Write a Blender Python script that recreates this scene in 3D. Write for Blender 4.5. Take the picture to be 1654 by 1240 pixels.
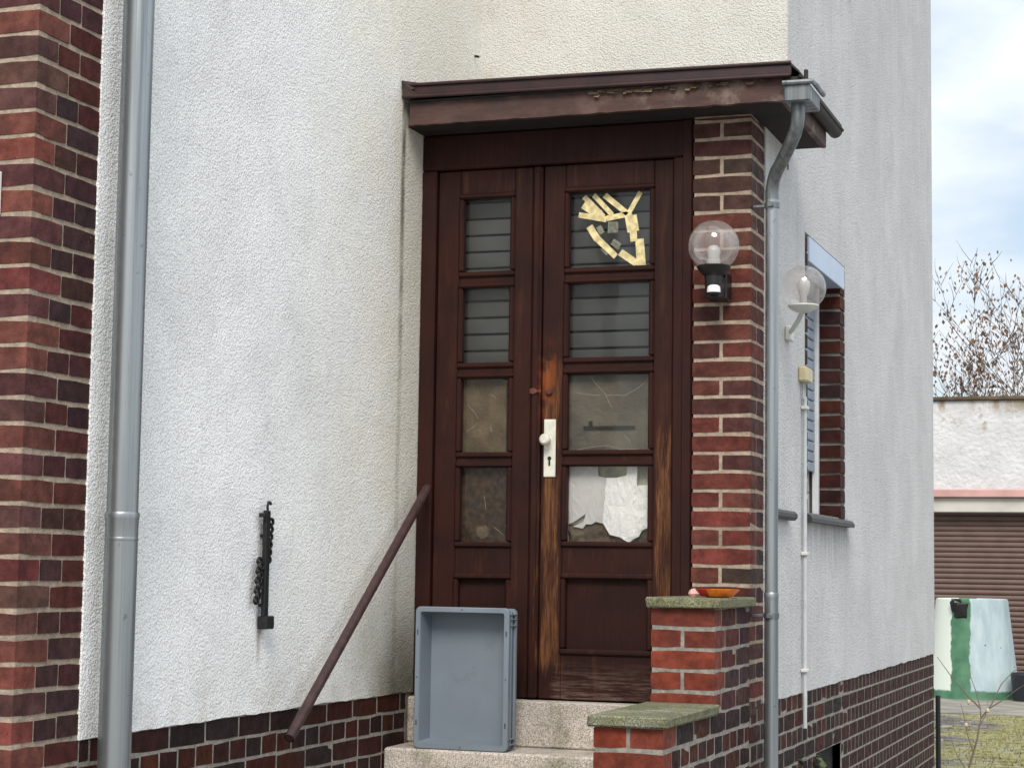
import bpy, bmesh, math, random
from mathutils import Vector, Matrix

for o in list(bpy.data.objects):
    bpy.data.objects.remove(o, do_unlink=True)
scene = bpy.context.scene
C = scene.collection
EYE = 1.55            # camera height; heights below are written relative to the eye and lifted by EYE
PI = math.pi
rnd = random.Random(7)

# ------------------------------------------------------------------ camera
cam = bpy.data.objects.new('camera', bpy.data.cameras.new('camera'))
C.objects.link(cam)
cr = Vector((0.94296, 0.33254, 0.01457)).normalized()
cf = Vector((-0.33094, 0.93893, 0.09431)).normalized()
cr = (cr - cf * cr.dot(cf)).normalized()
cu = cr.cross(cf)
m = Matrix((cr, cu, -cf)).transposed().to_4x4()
m.translation = Vector((0, 0, EYE))
cam.matrix_world = m
cam.data.sensor_width = 36
cam.data.lens = 67.818
cam.data.clip_start = 0.05
cam.data.clip_end = 3000
scene.camera = cam

# ------------------------------------------------------------------ sky, sun, exposure
SUN_EL, SUN_AZ = math.radians(42), math.radians(16)     # light comes from behind the camera (-Y), a little from +X
world = bpy.data.worlds.new('World')
scene.world = world
world.use_nodes = True
wt = world.node_tree
wt.nodes.clear()
def wn(t, **k):
    n = wt.nodes.new(t)
    for a, b in k.items():
        setattr(n, a, b)
    return n
wout = wn('ShaderNodeOutputWorld'); wbg = wn('ShaderNodeBackground')
wsky = wn('ShaderNodeTexSky', sky_type='NISHITA', sun_disc=False, sun_elevation=SUN_EL, sun_rotation=PI + SUN_AZ)
wtc = wn('ShaderNodeTexCoord'); wsep = wn('ShaderNodeSeparateXYZ')
wt.links.new(wtc.outputs['Generated'], wsep.inputs[0])
wabs = wn('ShaderNodeMath', operation='MAXIMUM'); wabs.inputs[1].default_value = 0.0
wt.links.new(wsep.outputs[2], wabs.inputs[0])
wadd = wn('ShaderNodeMath', operation='ADD'); wadd.inputs[1].default_value = 0.22
wt.links.new(wabs.outputs[0], wadd.inputs[0])
wdx = wn('ShaderNodeMath', operation='DIVIDE'); wdy = wn('ShaderNodeMath', operation='DIVIDE')
wt.links.new(wsep.outputs[0], wdx.inputs[0]); wt.links.new(wadd.outputs[0], wdx.inputs[1])
wt.links.new(wsep.outputs[1], wdy.inputs[0]); wt.links.new(wadd.outputs[0], wdy.inputs[1])
wcmb = wn('ShaderNodeCombineXYZ')
wt.links.new(wdx.outputs[0], wcmb.inputs[0]); wt.links.new(wdy.outputs[0], wcmb.inputs[1])
wno = wn('ShaderNodeTexNoise'); wno.inputs['Scale'].default_value = 2.3; wno.inputs['Detail'].default_value = 5
wno.inputs['Roughness'].default_value = 0.5
wt.links.new(wcmb.outputs[0], wno.inputs['Vector'])
wramp = wn('ShaderNodeValToRGB')
wramp.color_ramp.elements[0].position = 0.36; wramp.color_ramp.elements[1].position = 0.60
wramp.color_ramp.elements[0].color = (0.35, 0.35, 0.35, 1)
wt.links.new(wno.outputs[0], wramp.inputs[0])
# overcast luminance rises evenly from horizon to zenith
wl = wn('ShaderNodeMath', operation='MULTIPLY_ADD'); wl.inputs[1].default_value = 12.4; wl.inputs[2].default_value = 6.2
wt.links.new(wabs.outputs[0], wl.inputs[0])
wcl = wn('ShaderNodeMix', data_type='RGBA', blend_type='MULTIPLY'); wcl.inputs[0].default_value = 1
wcl.inputs[6].default_value = (0.902, 0.955, 1.01, 1)
wt.links.new(wl.outputs[0], wcl.inputs[7])
wsb = wn('ShaderNodeMix', data_type='RGBA', blend_type='MULTIPLY'); wsb.inputs[0].default_value = 1
wsb.inputs[7].default_value = (1.0, 1.0, 1.0, 1)
wt.links.new(wsky.outputs[0], wsb.inputs[6])
wmx = wn('ShaderNodeMix', data_type='RGBA')
wt.links.new(wramp.outputs[0], wmx.inputs[0])
wt.links.new(wsb.outputs[2], wmx.inputs[6]); wt.links.new(wcl.outputs[2], wmx.inputs[7])
wt.links.new(wmx.outputs[2], wbg.inputs[0])
wbg.inputs[1].default_value = 0.09
wt.links.new(wbg.outputs[0], wout.inputs[0])

sun = bpy.data.objects.new('sun', bpy.data.lights.new('sun', 'SUN'))
C.objects.link(sun)
sd = Vector((-math.sin(SUN_AZ) * math.cos(SUN_EL), math.cos(SUN_AZ) * math.cos(SUN_EL), -math.sin(SUN_EL)))
sun.rotation_euler = sd.to_track_quat('-Z', 'Y').to_euler()
sun.location = (0, -10, 12)
sun.data.energy = 1.9
sun.data.angle = math.radians(24)
sun.data.color = (1.0, 0.92, 0.82)

scene.view_settings.view_transform = 'Standard'
scene.view_settings.look = 'None'
scene.view_settings.exposure = 0.55
scene.view_settings.gamma = 1.0
scene.view_settings.use_curve_mapping = False

# ------------------------------------------------------------------ helpers
def srgb(r, g, b, k=1.0):
    f = lambda v: (v / 255 / 12.92 if v / 255 <= .04045 else ((v / 255 + .055) / 1.055) ** 2.4) * k
    return (f(r), f(g), f(b), 1.0)

base = {}                                   # object name -> world point its mesh coordinates are relative to
def bs(o):
    return base.get(o.name, Vector((0, 0, 0))) if o else Vector((0, 0, 0))

def link(o, parent=None):
    C.objects.link(o)
    if parent is not None:
        o.parent = parent
    return o

def tag(o, label=None, cat=None, group=None, kind=None):
    if label: o['label'] = label
    if cat: o['category'] = cat
    if group: o['group'] = group
    if kind: o['kind'] = kind
    return o

def thing(name, loc, label, cat, group=None):
    o = bpy.data.objects.new(name, None)
    o.empty_display_size = 0.1
    link(o)
    o.location = (loc[0], loc[1], loc[2] + EYE)
    base[o.name] = Vector(loc)
    return tag(o, label, cat, group)

class MB:
    def __init__(s):
        s.v = []; s.f = []
    def add(s, vs, fs):
        k = len(s.v)
        s.v += [Vector(p) for p in vs]
        s.f += [tuple(i + k for i in f) for f in fs]
        return s
    def box(s, x0, x1, y0, y1, z0, z1):
        return s.add([(x0, y0, z0), (x1, y0, z0), (x1, y1, z0), (x0, y1, z0), (x0, y0, z1), (x1, y0, z1), (x1, y1, z1), (x0, y1, z1)],
                     [(0, 3, 2, 1), (4, 5, 6, 7), (0, 1, 5, 4), (1, 2, 6, 5), (2, 3, 7, 6), (3, 0, 4, 7)])
    def bbox(s, x0, x1, y0, y1, z0, z1, b=.004, j=0.0, r=None):
        """box with chamfered edges (and optional vertex jitter)"""
        bm = bmesh.new()
        bmesh.ops.create_cube(bm, size=1)
        for v in bm.verts:
            v.co = Vector(((x0 + x1) / 2 + v.co.x * (x1 - x0), (y0 + y1) / 2 + v.co.y * (y1 - y0), (z0 + z1) / 2 + v.co.z * (z1 - z0)))
        b = min(b, .45 * min(x1 - x0, y1 - y0, z1 - z0))
        bmesh.ops.bevel(bm, geom=bm.edges[:], offset=b, segments=1, affect='EDGES', profile=.5)
        bm.verts.index_update()
        q = r or rnd
        vs = [v.co + Vector((q.uniform(-j, j), q.uniform(-j, j), q.uniform(-j, j))) for v in bm.verts]
        fs = [tuple(v.index for v in f.verts) for f in bm.faces]
        bm.free()
        return s.add(vs, fs)
    def tube(s, pts, rad, n=12, cap=True):
        pts = [Vector(p) for p in pts]
        if not isinstance(rad, (list, tuple)): rad = [rad] * len(pts)
        k = len(s.v); u = None
        for i, p in enumerate(pts):
            t = (pts[min(i + 1, len(pts) - 1)] - pts[max(i - 1, 0)]).normalized()
            if u is None:
                u = t.orthogonal().normalized()
            else:
                u = (u - t * u.dot(t)).normalized()
            w = t.cross(u)
            for a in range(n):
                an = 2 * PI * a / n
                s.v.append(p + (u * math.cos(an) + w * math.sin(an)) * rad[i])
        for i in range(len(pts) - 1):
            for a in range(n):
                b = (a + 1) % n
                s.f.append((k + i * n + a, k + i * n + b, k + (i + 1) * n + b, k + (i + 1) * n + a))
        if cap:
            s.f.append(tuple(k + a for a in range(n))[::-1])
            s.f.append(tuple(k + (len(pts) - 1) * n + a for a in range(n)))
        return s
    def lathe(s, prof, c, n=32, axis='Z'):
        c = Vector(c); k = len(s.v)
        for r, h in prof:
            for a in range(n):
                an = 2 * PI * a / n
                p = Vector((r * math.cos(an), r * math.sin(an), h))
                if axis == 'Y': p = Vector((p.x, p.z, p.y))
                if axis == 'X': p = Vector((p.z, p.x, p.y))
                s.v.append(c + p)
        for i in range(len(prof) - 1):
            for a in range(n):
                b = (a + 1) % n
                s.f.append((k + i * n + a, k + i * n + b, k + (i + 1) * n + b, k + (i + 1) * n + a))
        return s
    def prism(s, poly, y0, y1):
        """polygon in (x, z) extruded from y0 to y1"""
        n = len(poly)
        vs = [(p[0], y0, p[1]) for p in poly] + [(p[0], y1, p[1]) for p in poly]
        fs = [tuple(range(n))[::-1], tuple(range(n, 2 * n))] + [(i, (i + 1) % n, n + (i + 1) % n, n + i) for i in range(n)]
        return s.add(vs, fs)
    def mesh(s, name, off):
        me = bpy.data.meshes.new(name)
        me.from_pydata([tuple(v - off) for v in s.v], [], s.f)
        me.update()
        bm = bmesh.new(); bm.from_mesh(me)
        bmesh.ops.recalc_face_normals(bm, faces=bm.faces)
        bm.to_mesh(me); bm.free()
        return me
    def build(s, name, mat, parent=None, smooth=False, color=None, sharp=40):
        off = bs(parent)
        if parent is None:
            off = Vector((0, 0, 0))
        me = s.mesh(name, off)
        if smooth:
            me.shade_smooth()
            me.set_sharp_from_angle(angle=math.radians(sharp))
        me.materials.append(mat)
        o = bpy.data.objects.new(name, me)
        link(o, parent)
        if parent is None:
            o.location = (0, 0, EYE)
        base[o.name] = Vector(off)
        if color: o.color = color
        return o

def part_group(name, parent, mat, mb):
    return mb.build(name, mat, parent)

# ------------------------------------------------------------------ material helpers
class NT:
    def __init__(s, name):
        s.m = bpy.data.materials.new(name); s.m.use_nodes = True
        s.t = s.m.node_tree
        s.b = s.t.nodes['Principled BSDF']
        s.o = s.t.nodes['Material Output']
        g = s.t.nodes.new('ShaderNodeNewGeometry'); s.pos = g.outputs['Position']; s.nrm = g.outputs['Normal']
    def put(s, sock, v):
        if isinstance(v, bpy.types.NodeSocket): s.t.links.new(v, sock)
        else:
            if hasattr(sock, 'default_value'):
                if sock.type == 'RGBA' and not hasattr(v, '__len__'): v = (v, v, v, 1)
                sock.default_value = v
    def n(s, t, ins=None, **k):
        nd = s.t.nodes.new(t)
        for a, b in k.items(): setattr(nd, a, b)
        for a, b in (ins or {}).items(): s.put(nd.inputs[a], b)
        return nd
    def noise(s, scale, detail=3, rough=.5, vec=None, dist=0.0):
        return s.n('ShaderNodeTexNoise', {'Vector': vec or s.pos, 'Scale': scale, 'Detail': detail, 'Roughness': rough, 'Distortion': dist}).outputs[0]
    def voro(s, scale, vec=None, feature='F1', out=0):
        return s.n('ShaderNodeTexVoronoi', {'Vector': vec or s.pos, 'Scale': scale}, feature=feature).outputs[out]
    def stretch(s, sx, sy, sz, vec=None):
        return s.n('ShaderNodeMapping', {'Vector': vec or s.pos, 'Scale': (sx, sy, sz)}).outputs[0]
    def ramp(s, fac, *stops):
        r = s.n('ShaderNodeValToRGB', {0: fac}); e = r.color_ramp.elements
        while len(e) < len(stops): e.new(.5)
        for i, (p, c) in enumerate(stops):
            e[i].position = p
            e[i].color = c if hasattr(c, '__len__') else (c, c, c, 1)
        return r.outputs[0]
    def mr(s, v, a, b, c=0.0, d=1.0):
        return s.n('ShaderNodeMapRange', {0: v, 1: a, 2: b, 3: c, 4: d}, clamp=True, interpolation_type='SMOOTHSTEP').outputs[0]
    def mix(s, f, a, b, blend='MIX'):
        return s.n('ShaderNodeMix', {0: f, 6: a, 7: b}, data_type='RGBA', blend_type=blend).outputs[2]
    def math(s, op, a, b=0.0):
        return s.n('ShaderNodeMath', {0: a, 1: b}, operation=op).outputs[0]
    def xyz(s, vec=None):
        return s.n('ShaderNodeSeparateXYZ', {0: vec or s.pos}).outputs
    def bump(s, h, dist, strength=1.0, nrm=None):
        ins = {'Height': h, 'Distance': dist, 'Strength': strength}
        if nrm: ins['Normal'] = nrm
        return s.n('ShaderNodeBump', ins).outputs[0]
    def fin(s, col, rough=.6, nrm=None, metal=0.0, spec=None):
        s.put(s.b.inputs['Base Color'], col); s.put(s.b.inputs['Roughness'], rough); s.put(s.b.inputs['Metallic'], metal)
        if nrm: s.put(s.b.inputs['Normal'], nrm)
        if spec is not None: s.put(s.b.inputs['Specular IOR Level'], spec)
        return s.m

def plain(name, col, rough=.5, metal=0.0, var=.12, scale=25, bump=0.0, spec=None):
    t = NT(name)
    k = t.mr(t.noise(scale, 4), .3, .7, 1 - var, 1 + var)
    c = t.mix(1.0, col, k, 'MULTIPLY')
    nr = t.bump(t.noise(scale * 8, 2), bump) if bump else None
    return t.fin(c, rough, nr, metal, spec)

# --- roughcast render
def stucco(name, col, dirt, streak=.25, cream=None, extra=None, grain=95, depth=.006):
    t = NT(name)
    wv = t.noise(14, 2)
    g1 = t.noise(grain, 3, .62, dist=.6)
    g2 = t.voro(grain * 1.25)
    h = t.math('ADD', t.math('MULTIPLY', g1, 1.2), t.math('MULTIPLY', g2, -.55))
    pores = t.mr(t.math('SUBTRACT', h, .25), -.10, .10, .88, 1.0)
    c = t.mix(1.0, col, t.mr(t.noise(1.7, 6, .62), .3, .7, .90, 1.04), 'MULTIPLY')
    pat = t.mr(t.noise(2.6, 5, .6, dist=1.2), .56, .62, 0, .16)
    c = t.mix(pat, c, dirt)
    st = t.noise(1.0, 5, .6, t.stretch(11, 11, .35))
    st2 = t.noise(1.0, 4, .6, t.stretch(45, 45, 1.1))
    sm = t.math('ADD', t.math('MULTIPLY', t.mr(st, .45, .75), .7), t.math('MULTIPLY', t.mr(st2, .48, .75), .5))
    c = t.mix(t.math('MULTIPLY', sm, streak), c, dirt)
    if extra: c = extra(t, c)
    spot = t.mr(t.noise(33, 2, .5), .66, .75, 0, .35)
    c = t.mix(spot, c, dirt)
    c = t.mix(1.0, c, pores, 'MULTIPLY')
    nr = t.bump(t.math('ADD', h, t.math('MULTIPLY', t.noise(5, 3), 1.6)), depth, .95)
    return t.fin(c, .93, nr, 0, .2)

def w1_extra(t, c):
    x, y, z = t.xyz()
    # warm bounce light tinted in towards the corner; grime and cream drip staining by the door
    nz = t.noise(3.2, 5, .6)
    near = t.math('MULTIPLY', t.mr(y, 6.3, 7.6), t.mr(nz, .25, .62, .35, 1))
    c = t.mix(t.math('MULTIPLY', near, .75), c, srgb(244, 238, 222))
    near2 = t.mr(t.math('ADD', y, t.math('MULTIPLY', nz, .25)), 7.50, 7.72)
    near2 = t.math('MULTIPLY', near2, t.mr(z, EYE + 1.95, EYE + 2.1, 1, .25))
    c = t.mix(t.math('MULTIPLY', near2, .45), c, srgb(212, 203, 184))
    # drip line below the canopy's left end
    dl = t.math('ABSOLUTE', t.math('SUBTRACT', t.math('ADD', y, t.math('MULTIPLY', t.noise(2.3, 2), .02)), 7.568))
    drip = t.math('MULTIPLY', t.mr(dl, .006, .034, 1, 0), t.math('MULTIPLY', t.mr(z, 1.6, 3.5, .25, 1), t.mr(z, EYE + 1.96, EYE + 2.04, 1, 0)))
    c = t.mix(t.math('MULTIPLY', drip, t.mr(t.noise(9, 3), .25, .6, .3, .85)), c, srgb(92, 84, 66))
    low = t.math('MULTIPLY', t.mr(z, 1.0, 1.62, 1, 0), t.mr(t.math('ADD', y, t.math('MULTIPLY', nz, .5)), 7.2, 7.9))
    c = t.mix(t.math('MULTIPLY', low, .85), c, srgb(96, 92, 78))
    spl = t.math('MULTIPLY', t.mr(z, 1.0, 1.34, 1, 0), t.mr(t.noise(6, 5, .7), .42, .7))
    c = t.mix(t.math('MULTIPLY', spl, .4), c, srgb(190, 184, 170))
    # rust and soot running from the iron ornament
    ry = t.math('ABSOLUTE', t.math('SUBTRACT', y, 6.30))
    rz = t.math('MULTIPLY', t.mr(z, 1.12, 1.32), t.mr(z, 1.30, 1.33, 1, 0))
    c = t.mix(t.math('MULTIPLY', t.math('MULTIPLY', t.mr(ry, .004, .022, 1, 0), rz), .6), c, srgb(120, 92, 74))
    return c

def w2_extra(t, c):
    x, y, z = t.xyz()
    rx = t.math('ABSOLUTE', t.math('SUBTRACT', t.math('ADD', x, t.math('MULTIPLY', t.noise(4, 2), .03)), -3.115))
    s = t.math('MULTIPLY', t.mr(rx, .004, .05, 1, 0), t.mr(z, 3.97, 3.75, 0, 1))
    return t.mix(t.math('MULTIPLY', s, .45), c, srgb(190, 150, 105))

def w3_extra(t, c):
    x, y, z = t.xyz()
    s = t.mr(t.noise(1.0, 6, .65, t.stretch(52, 52, .5)), .46, .76)
    c = t.mix(t.math('MULTIPLY', s, t.mr(z, 1.2, 4.6, .08, .22)), c, srgb(146, 148, 148))
    sill = t.math('MULTIPLY', t.mr(z, 1.45, 1.82), t.math('MULTIPLY', t.mr(y, 8.75, 8.95), t.mr(y, 10.05, 10.25, 1, 0)))
    sill = t.math('MULTIPLY', sill, t.mr(z, 1.81, 1.83, 1, 0))
    c = t.mix(t.math('MULTIPLY', sill, t.mr(t.noise(1, 3, .6, t.stretch(30, 30, 2)), .3, .6, .1, .5)), c, srgb(110, 112, 106))
    return c

M = {}
M['w1'] = stucco('white_roughcast', srgb(246, 247, 246), srgb(206, 208, 206), .15, extra=w1_extra)
M['w2'] = stucco('cream_roughcast', srgb(216, 215, 208), srgb(200, 194, 180), .20, extra=w2_extra)
M['w3'] = stucco('grey_roughcast', srgb(205, 205, 204), srgb(172, 172, 172), .22, extra=w3_extra, grain=80)

# --- bricks: the colour of each brick is its object colour
def brickmat(name, rough, smear):
    t = NT(name)
    oi = t.n('ShaderNodeObjectInfo')
    c = oi.outputs['Color']
    off = t.n('ShaderNodeVectorMath', {0: t.pos, 1: oi.outputs['Location']}, operation='ADD').outputs[0]
    c = t.mix(1.0, c, t.mr(t.noise(22, 5, .6, off), .28, .74, .68, 1.30), 'MULTIPLY')
    c = t.mix(t.math('MULTIPLY', t.mr(t.noise(9, 3, .5, off), .52, .74), .4), c, srgb(44, 31, 30))
    c = t.mix(1.0, c, t.mr(t.noise(3.2, 5, .65), .3, .7, .74, 1.14), 'MULTIPLY')
    pits = t.mr(t.noise(120, 2, .5, off), .66, .74)
    c = t.mix(t.math('MULTIPLY', pits, .6), c, srgb(34, 24, 24))
    sm = t.mr(t.noise(16, 5, .75, off), .70, .78, 0, smear)
    c = t.mix(sm, c, srgb(190, 172, 152))
    h = t.math('ADD', t.noise(60, 4, .6, off), t.math('MULTIPLY', t.noise(260, 2, .5, off), .35))
    return t.fin(c, t.mr(t.noise(30, 3, .5, off), .3, .7, rough - .1, rough + .15), t.bump(h, .0035, .7), 0, .14)
M['brick'] = brickmat('clinker_brick', .72, .22)
M['brick_new'] = brickmat('smooth_brick', .66, .05)

def mortarmat(name, col, dark):
    t = NT(name)
    c = t.mix(1.0, col, t.mr(t.noise(35, 4, .6), .3, .7, .74, 1.14), 'MULTIPLY')
    c = t.mix(t.math('MULTIPLY', t.mr(t.noise(5, 4, .6), .5, .72), .5), c, dark)
    h = t.math('ADD', t.noise(70, 4, .65), t.math('MULTIPLY', t.noise(300, 2), .4))
    return t.fin(c, .93, t.bump(h, .006, .9), 0, .2)
M['mortar'] = mortarmat('lime_mortar', srgb(166, 150, 133), srgb(114, 104, 93))
M['mortar_grey'] = mortarmat('cement_mortar', srgb(146, 141, 133), srgb(112, 110, 102))

# --- painted door timber, worn to bare wood on the lock side
def doormat_(name, wear):
    t = NT(name)
    x, y, z = t.xyz()
    grain = t.noise(1, 6, .65, t.stretch(60, 60, 2.2))
    fine = t.noise(1, 4, .7, t.stretch(220, 220, 7))
    big = t.noise(4, 4)
    c = t.mix(t.mr(big, .3, .7), srgb(38, 17, 13), srgb(53, 24, 18))
    c = t.mix(t.math('MULTIPLY', t.mr(fine, .35, .7), .45), c, srgb(28, 15, 12))
    if wear:
        def band(cx, w, z0, z1, soft=.25):
            a = t.mr(t.math('ABSOLUTE', t.math('SUBTRACT', x, cx)), w * .35, w, 1, 0)
            b = t.math('MULTIPLY', t.mr(z, z0 + EYE, z0 + EYE + soft), t.mr(z, z1 + EYE - soft, z1 + EYE, 1, 0))
            return t.math('MULTIPLY', a, b)
        w = t.math('ADD', band(-2.562, .075, -.62, 1.05), t.math('MULTIPLY', band(-2.072, .065, -.65, .78), 1.0))
        w = t.math('ADD', w, t.math('MULTIPLY', band(-2.640, .04, -.62, .55), .62))
        w = t.math('ADD', w, t.math('MULTIPLY', band(-2.32, .23, -.09, .02, .03), .35))
        mid = t.noise(1, 6, .72, t.stretch(26, 26, 3.5))
        msk = t.mr(t.math('ADD', t.math('ADD', t.math('MULTIPLY', mid, .7), t.math('MULTIPLY', fine, .4)), t.math('MULTIPLY', t.math('SUBTRACT', t.math('MINIMUM', w, 1.0), 1.0), .42)), .44, .66)
        wood = t.mix(t.mr(t.noise(1, 5, .7, t.stretch(90, 90, 4)), .3, .7), srgb(58, 32, 20), srgb(132, 88, 54))
        c = t.mix(t.math('MULTIPLY', msk, .85), c, wood)
        c = t.mix(t.mr(t.noise(1, 6, .72, t.stretch(20, 20, 2.4)), .52, .74, 0, .4), c, srgb(88, 54, 38))
        rust = t.math('MULTIPLY', band(-2.585, .05, .60, 1.0, .12), t.mr(t.noise(18, 4), .35, .65))
        c = t.mix(t.math('MULTIPLY', rust, .75), c, srgb(126, 64, 28))
        hz = t.noise(1, 6, .7, t.stretch(7, 7, 90))
        gm = t.math('MULTIPLY', t.mr(z, EYE - .56, EYE - .36, 1, 0), t.mr(t.math('ABSOLUTE', t.math('SUBTRACT', x, -2.31)), .22, .26, 1, 0))
        c = t.mix(t.math('MULTIPLY', gm, t.mr(hz, .42, .66)), c, srgb(104, 86, 78))
    sc = t.mr(t.noise(1, 3, .8, t.stretch(140, 140, 30)), .73, .78, 0, .5)
    c = t.mix(sc, c, srgb(120, 100, 92))
    return t.fin(c, t.mr(grain, .3, .7, .46, .68), t.bump(t.math('ADD', fine, grain), .0012, .6), 0, .18)
M['door'] = doormat_('worn_brown_door_paint', True)
M['frame'] = doormat_('brown_frame_paint', False)

def fasciamat():
    t = NT('weathered_fascia')
    x, y, z = t.xyz()
    g = t.noise(1, 6, .7, t.stretch(5, 5, 40))
    c = t.mix(t.mr(g, .3, .7), srgb(58, 37, 33), srgb(78, 51, 44))
    w = t.math('MULTIPLY', t.mr(x, -2.6, -1.7, .15, 1), t.mr(t.noise(7, 5, .65), .45, .66))
    c = t.mix(t.math('MULTIPLY', w, .7), c, srgb(132, 116, 104))
    top = t.math('MULTIPLY', t.mr(z, EYE + 1.95, EYE + 1.985), t.mr(t.noise(12, 5, .7), .4, .6))
    c = t.mix(t.math('MULTIPLY', top, .8), c, srgb(30, 24, 22))
    return t.fin(c, .7, t.bump(t.noise(40, 5, .7), .003, .7))
M['fascia'] = fasciamat()
M['roofmetal'] = plain('red_brown_roof_metal', srgb(44, 20, 19), .42, 0, .3, 12, .0006)
M['soffit'] = plain('dark_stained_soffit', srgb(30, 22, 20), .9, 0, .3, 10, .001)

def zincmat(name, col, rough, metal, dark):
    t = NT(name)
    s1 = t.noise(1, 5, .65, t.stretch(40, 40, .7))
    s2 = t.noise(1, 4, .7, t.stretch(90, 90, 5))
    c = t.mix(t.mr(s1, .35, .7), col, dark)
    c = t.mix(t.mr(s2, .62, .74, 0, .55), c, srgb(120, 124, 124))
    c = t.mix(t.mr(t.noise(30, 4), .66, .75, 0, .5), c, srgb(88, 92, 92))
    return t.fin(c, t.mr(s1, .3, .7, rough - .08, rough + .12), t.bump(t.noise(6, 3), .002, .3), metal)
M['zinc'] = zincmat('weathered_zinc', srgb(162, 167, 169), .38, .8, srgb(116, 123, 128))
M['zinc_dark'] = zincmat('dark_zinc', srgb(128, 132, 134), .45, .7, srgb(92, 97, 100))
M['gutter'] = plain('sooty_gutter', srgb(34, 29, 27), .65, 0, .3, 20)

def granite(name, mossamt, cols):
    t = NT(name)
    x, y, z = t.xyz()
    s = t.noise(190, 3, .7); s2 = t.voro(150, out=1)
    c = t.ramp(s, (.36, cols[0]), (.46, cols[1]), (.54, cols[2]), (.62, cols[3]))
    c = t.mix(.35, c, t.mix(1.0, t.n('ShaderNodeRGBToBW', {0: s2}).outputs[0], cols[2], 'MULTIPLY'))
    c = t.mix(1.0, c, t.mr(t.noise(4, 4), .3, .7, .82, 1.1), 'MULTIPLY')
    mo = t.mr(t.noise(7, 5, .65), .5 - mossamt * .2, .78 - mossamt * .25)
    c = t.mix(t.math('MULTIPLY', mo, .62), c, t.mix(t.mr(t.noise(30, 3), .4, .6), srgb(62, 62, 32), srgb(100, 98, 52)))
    return t.fin(c, .85, t.bump(s, .003, .6), 0, .3)
GC = (srgb(112, 104, 97), srgb(178, 168, 158), srgb(208, 199, 188), srgb(234, 226, 216))
M['granite'] = granite('speckled_granite', .12, GC)
M['slab'] = granite('mossy_concrete_slab', 1.0, (srgb(52, 54, 42), srgb(104, 106, 88), srgb(150, 150, 132), srgb(214, 212, 196)))
M['slate'] = plain('dark_stone_sill', srgb(52, 52, 54), .6, 0, .3, 30, .0008)

def cratemat():
    t = NT('grey_blue_plastic')
    c = t.mix(1.0, srgb(116, 126, 136), t.mr(t.noise(5, 4), .3, .7, .95, 1.04), 'MULTIPLY')
    sc = t.mr(t.noise(1, 4, .8, t.stretch(26, 26, 210)), .66, .76, 0, .30)
    sc2 = t.mr(t.noise(1, 4, .8, t.stretch(190, 60, 24)), .68, .78, 0, .28)
    c = t.mix(t.math('MAXIMUM', sc, sc2), c, srgb(168, 178, 188))
    dt = t.mr(t.noise(9, 5, .7), .56, .74, 0, .30)
    c = t.mix(dt, c, srgb(92, 94, 92))
    return t.fin(c, t.mr(t.noise(12, 3), .3, .7, .38, .55), t.bump(t.noise(150, 2), .0003, .5))
M['crate'] = cratemat()
M['iron'] = plain('black_wrought_iron', srgb(30, 31, 32), .5, .3, .3, 60, .001)
M['rail'] = plain('brown_painted_tube', srgb(56, 35, 34), .48, 0, .3, 24, .001)
M['dark'] = plain('dark_interior', srgb(26, 25, 24), .9, 0, .1, 10)
M['blind'] = plain('grey_blind_slat', srgb(98, 100, 100), .5, 0, .14, 6)
M['card'] = plain('brown_cardboard', srgb(106, 90, 68), .8, 0, .34, 11, .004)
M['card_grey'] = plain('grey_beige_cardboard', srgb(104, 97, 86), .75, 0, .28, 8, .004)
M['card_dark'] = plain('torn_brown_paper', srgb(104, 88, 72), .85, 0, .35, 14, .003)
M['paper'] = plain('white_crumpled_paper', srgb(254, 254, 254), .8, 0, .02, 14, .004)
M['paper_grey'] = plain('grey_paper', srgb(222, 220, 219), .8, 0, .05, 9, .001)
M['tape'] = plain('cream_masking_tape', srgb(216, 200, 148), .55, 0, .26, 38, .002)
M['handle'] = plain('cream_metal_plate', srgb(214, 212, 198), .4, .1, .1, 30)
M['rust'] = plain('rusty_latch_iron', srgb(104, 56, 46), .7, .2, .35, 80, .002)
M['black_plastic'] = plain('black_plastic', srgb(16, 16, 17), .38, 0, .1, 20)
M['white_plastic'] = plain('white_plastic', srgb(226, 226, 224), .35, 0, .04, 20)
M['bulb'] = plain('frosted_bulb', srgb(182, 182, 181), .3, 0, .04, 20)
M['cream_plastic'] = plain('cream_plastic', srgb(190, 178, 142), .45, 0, .08, 20)
M['lamp_grey'] = plain('pale_grey_lamp_cup', srgb(200, 200, 194), .45, 0, .06, 20)
M['conduit'] = plain('pale_grey_conduit', srgb(180, 184, 186), .5, 0, .08, 20)
M['alu'] = plain('pale_blue_grey_aluminium', srgb(176, 190, 210), .38, .15, .04, 6)
M['shutter'] = plain('blue_grey_shutter', srgb(150, 160, 172), .5, .1, .06, 10)
M['white_frame'] = plain('white_window_frame', srgb(212, 214, 214), .45, 0, .06, 15)
M['curtain'] = plain('grey_net_curtain', srgb(190, 188, 186), .9, 0, .15, 12)
M['enamel'] = plain('white_enamel', srgb(236, 238, 236), .3, 0, .03, 20)
M['red_glaze'] = plain('red_glaze', srgb(196, 40, 24), .3, 0, .15, 40)
M['orange_glaze'] = plain('orange_glaze', srgb(216, 116, 30), .35, 0, .2, 40)
M['pink'] = plain('pink_stone', srgb(206, 160, 150), .6, 0, .15, 50)
M['residue'] = plain('tape_residue', srgb(150, 150, 136), .8, 0, .3, 60)
M['crack'] = plain('crack_line', srgb(160, 154, 142), .6, 0, .2, 60)

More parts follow.
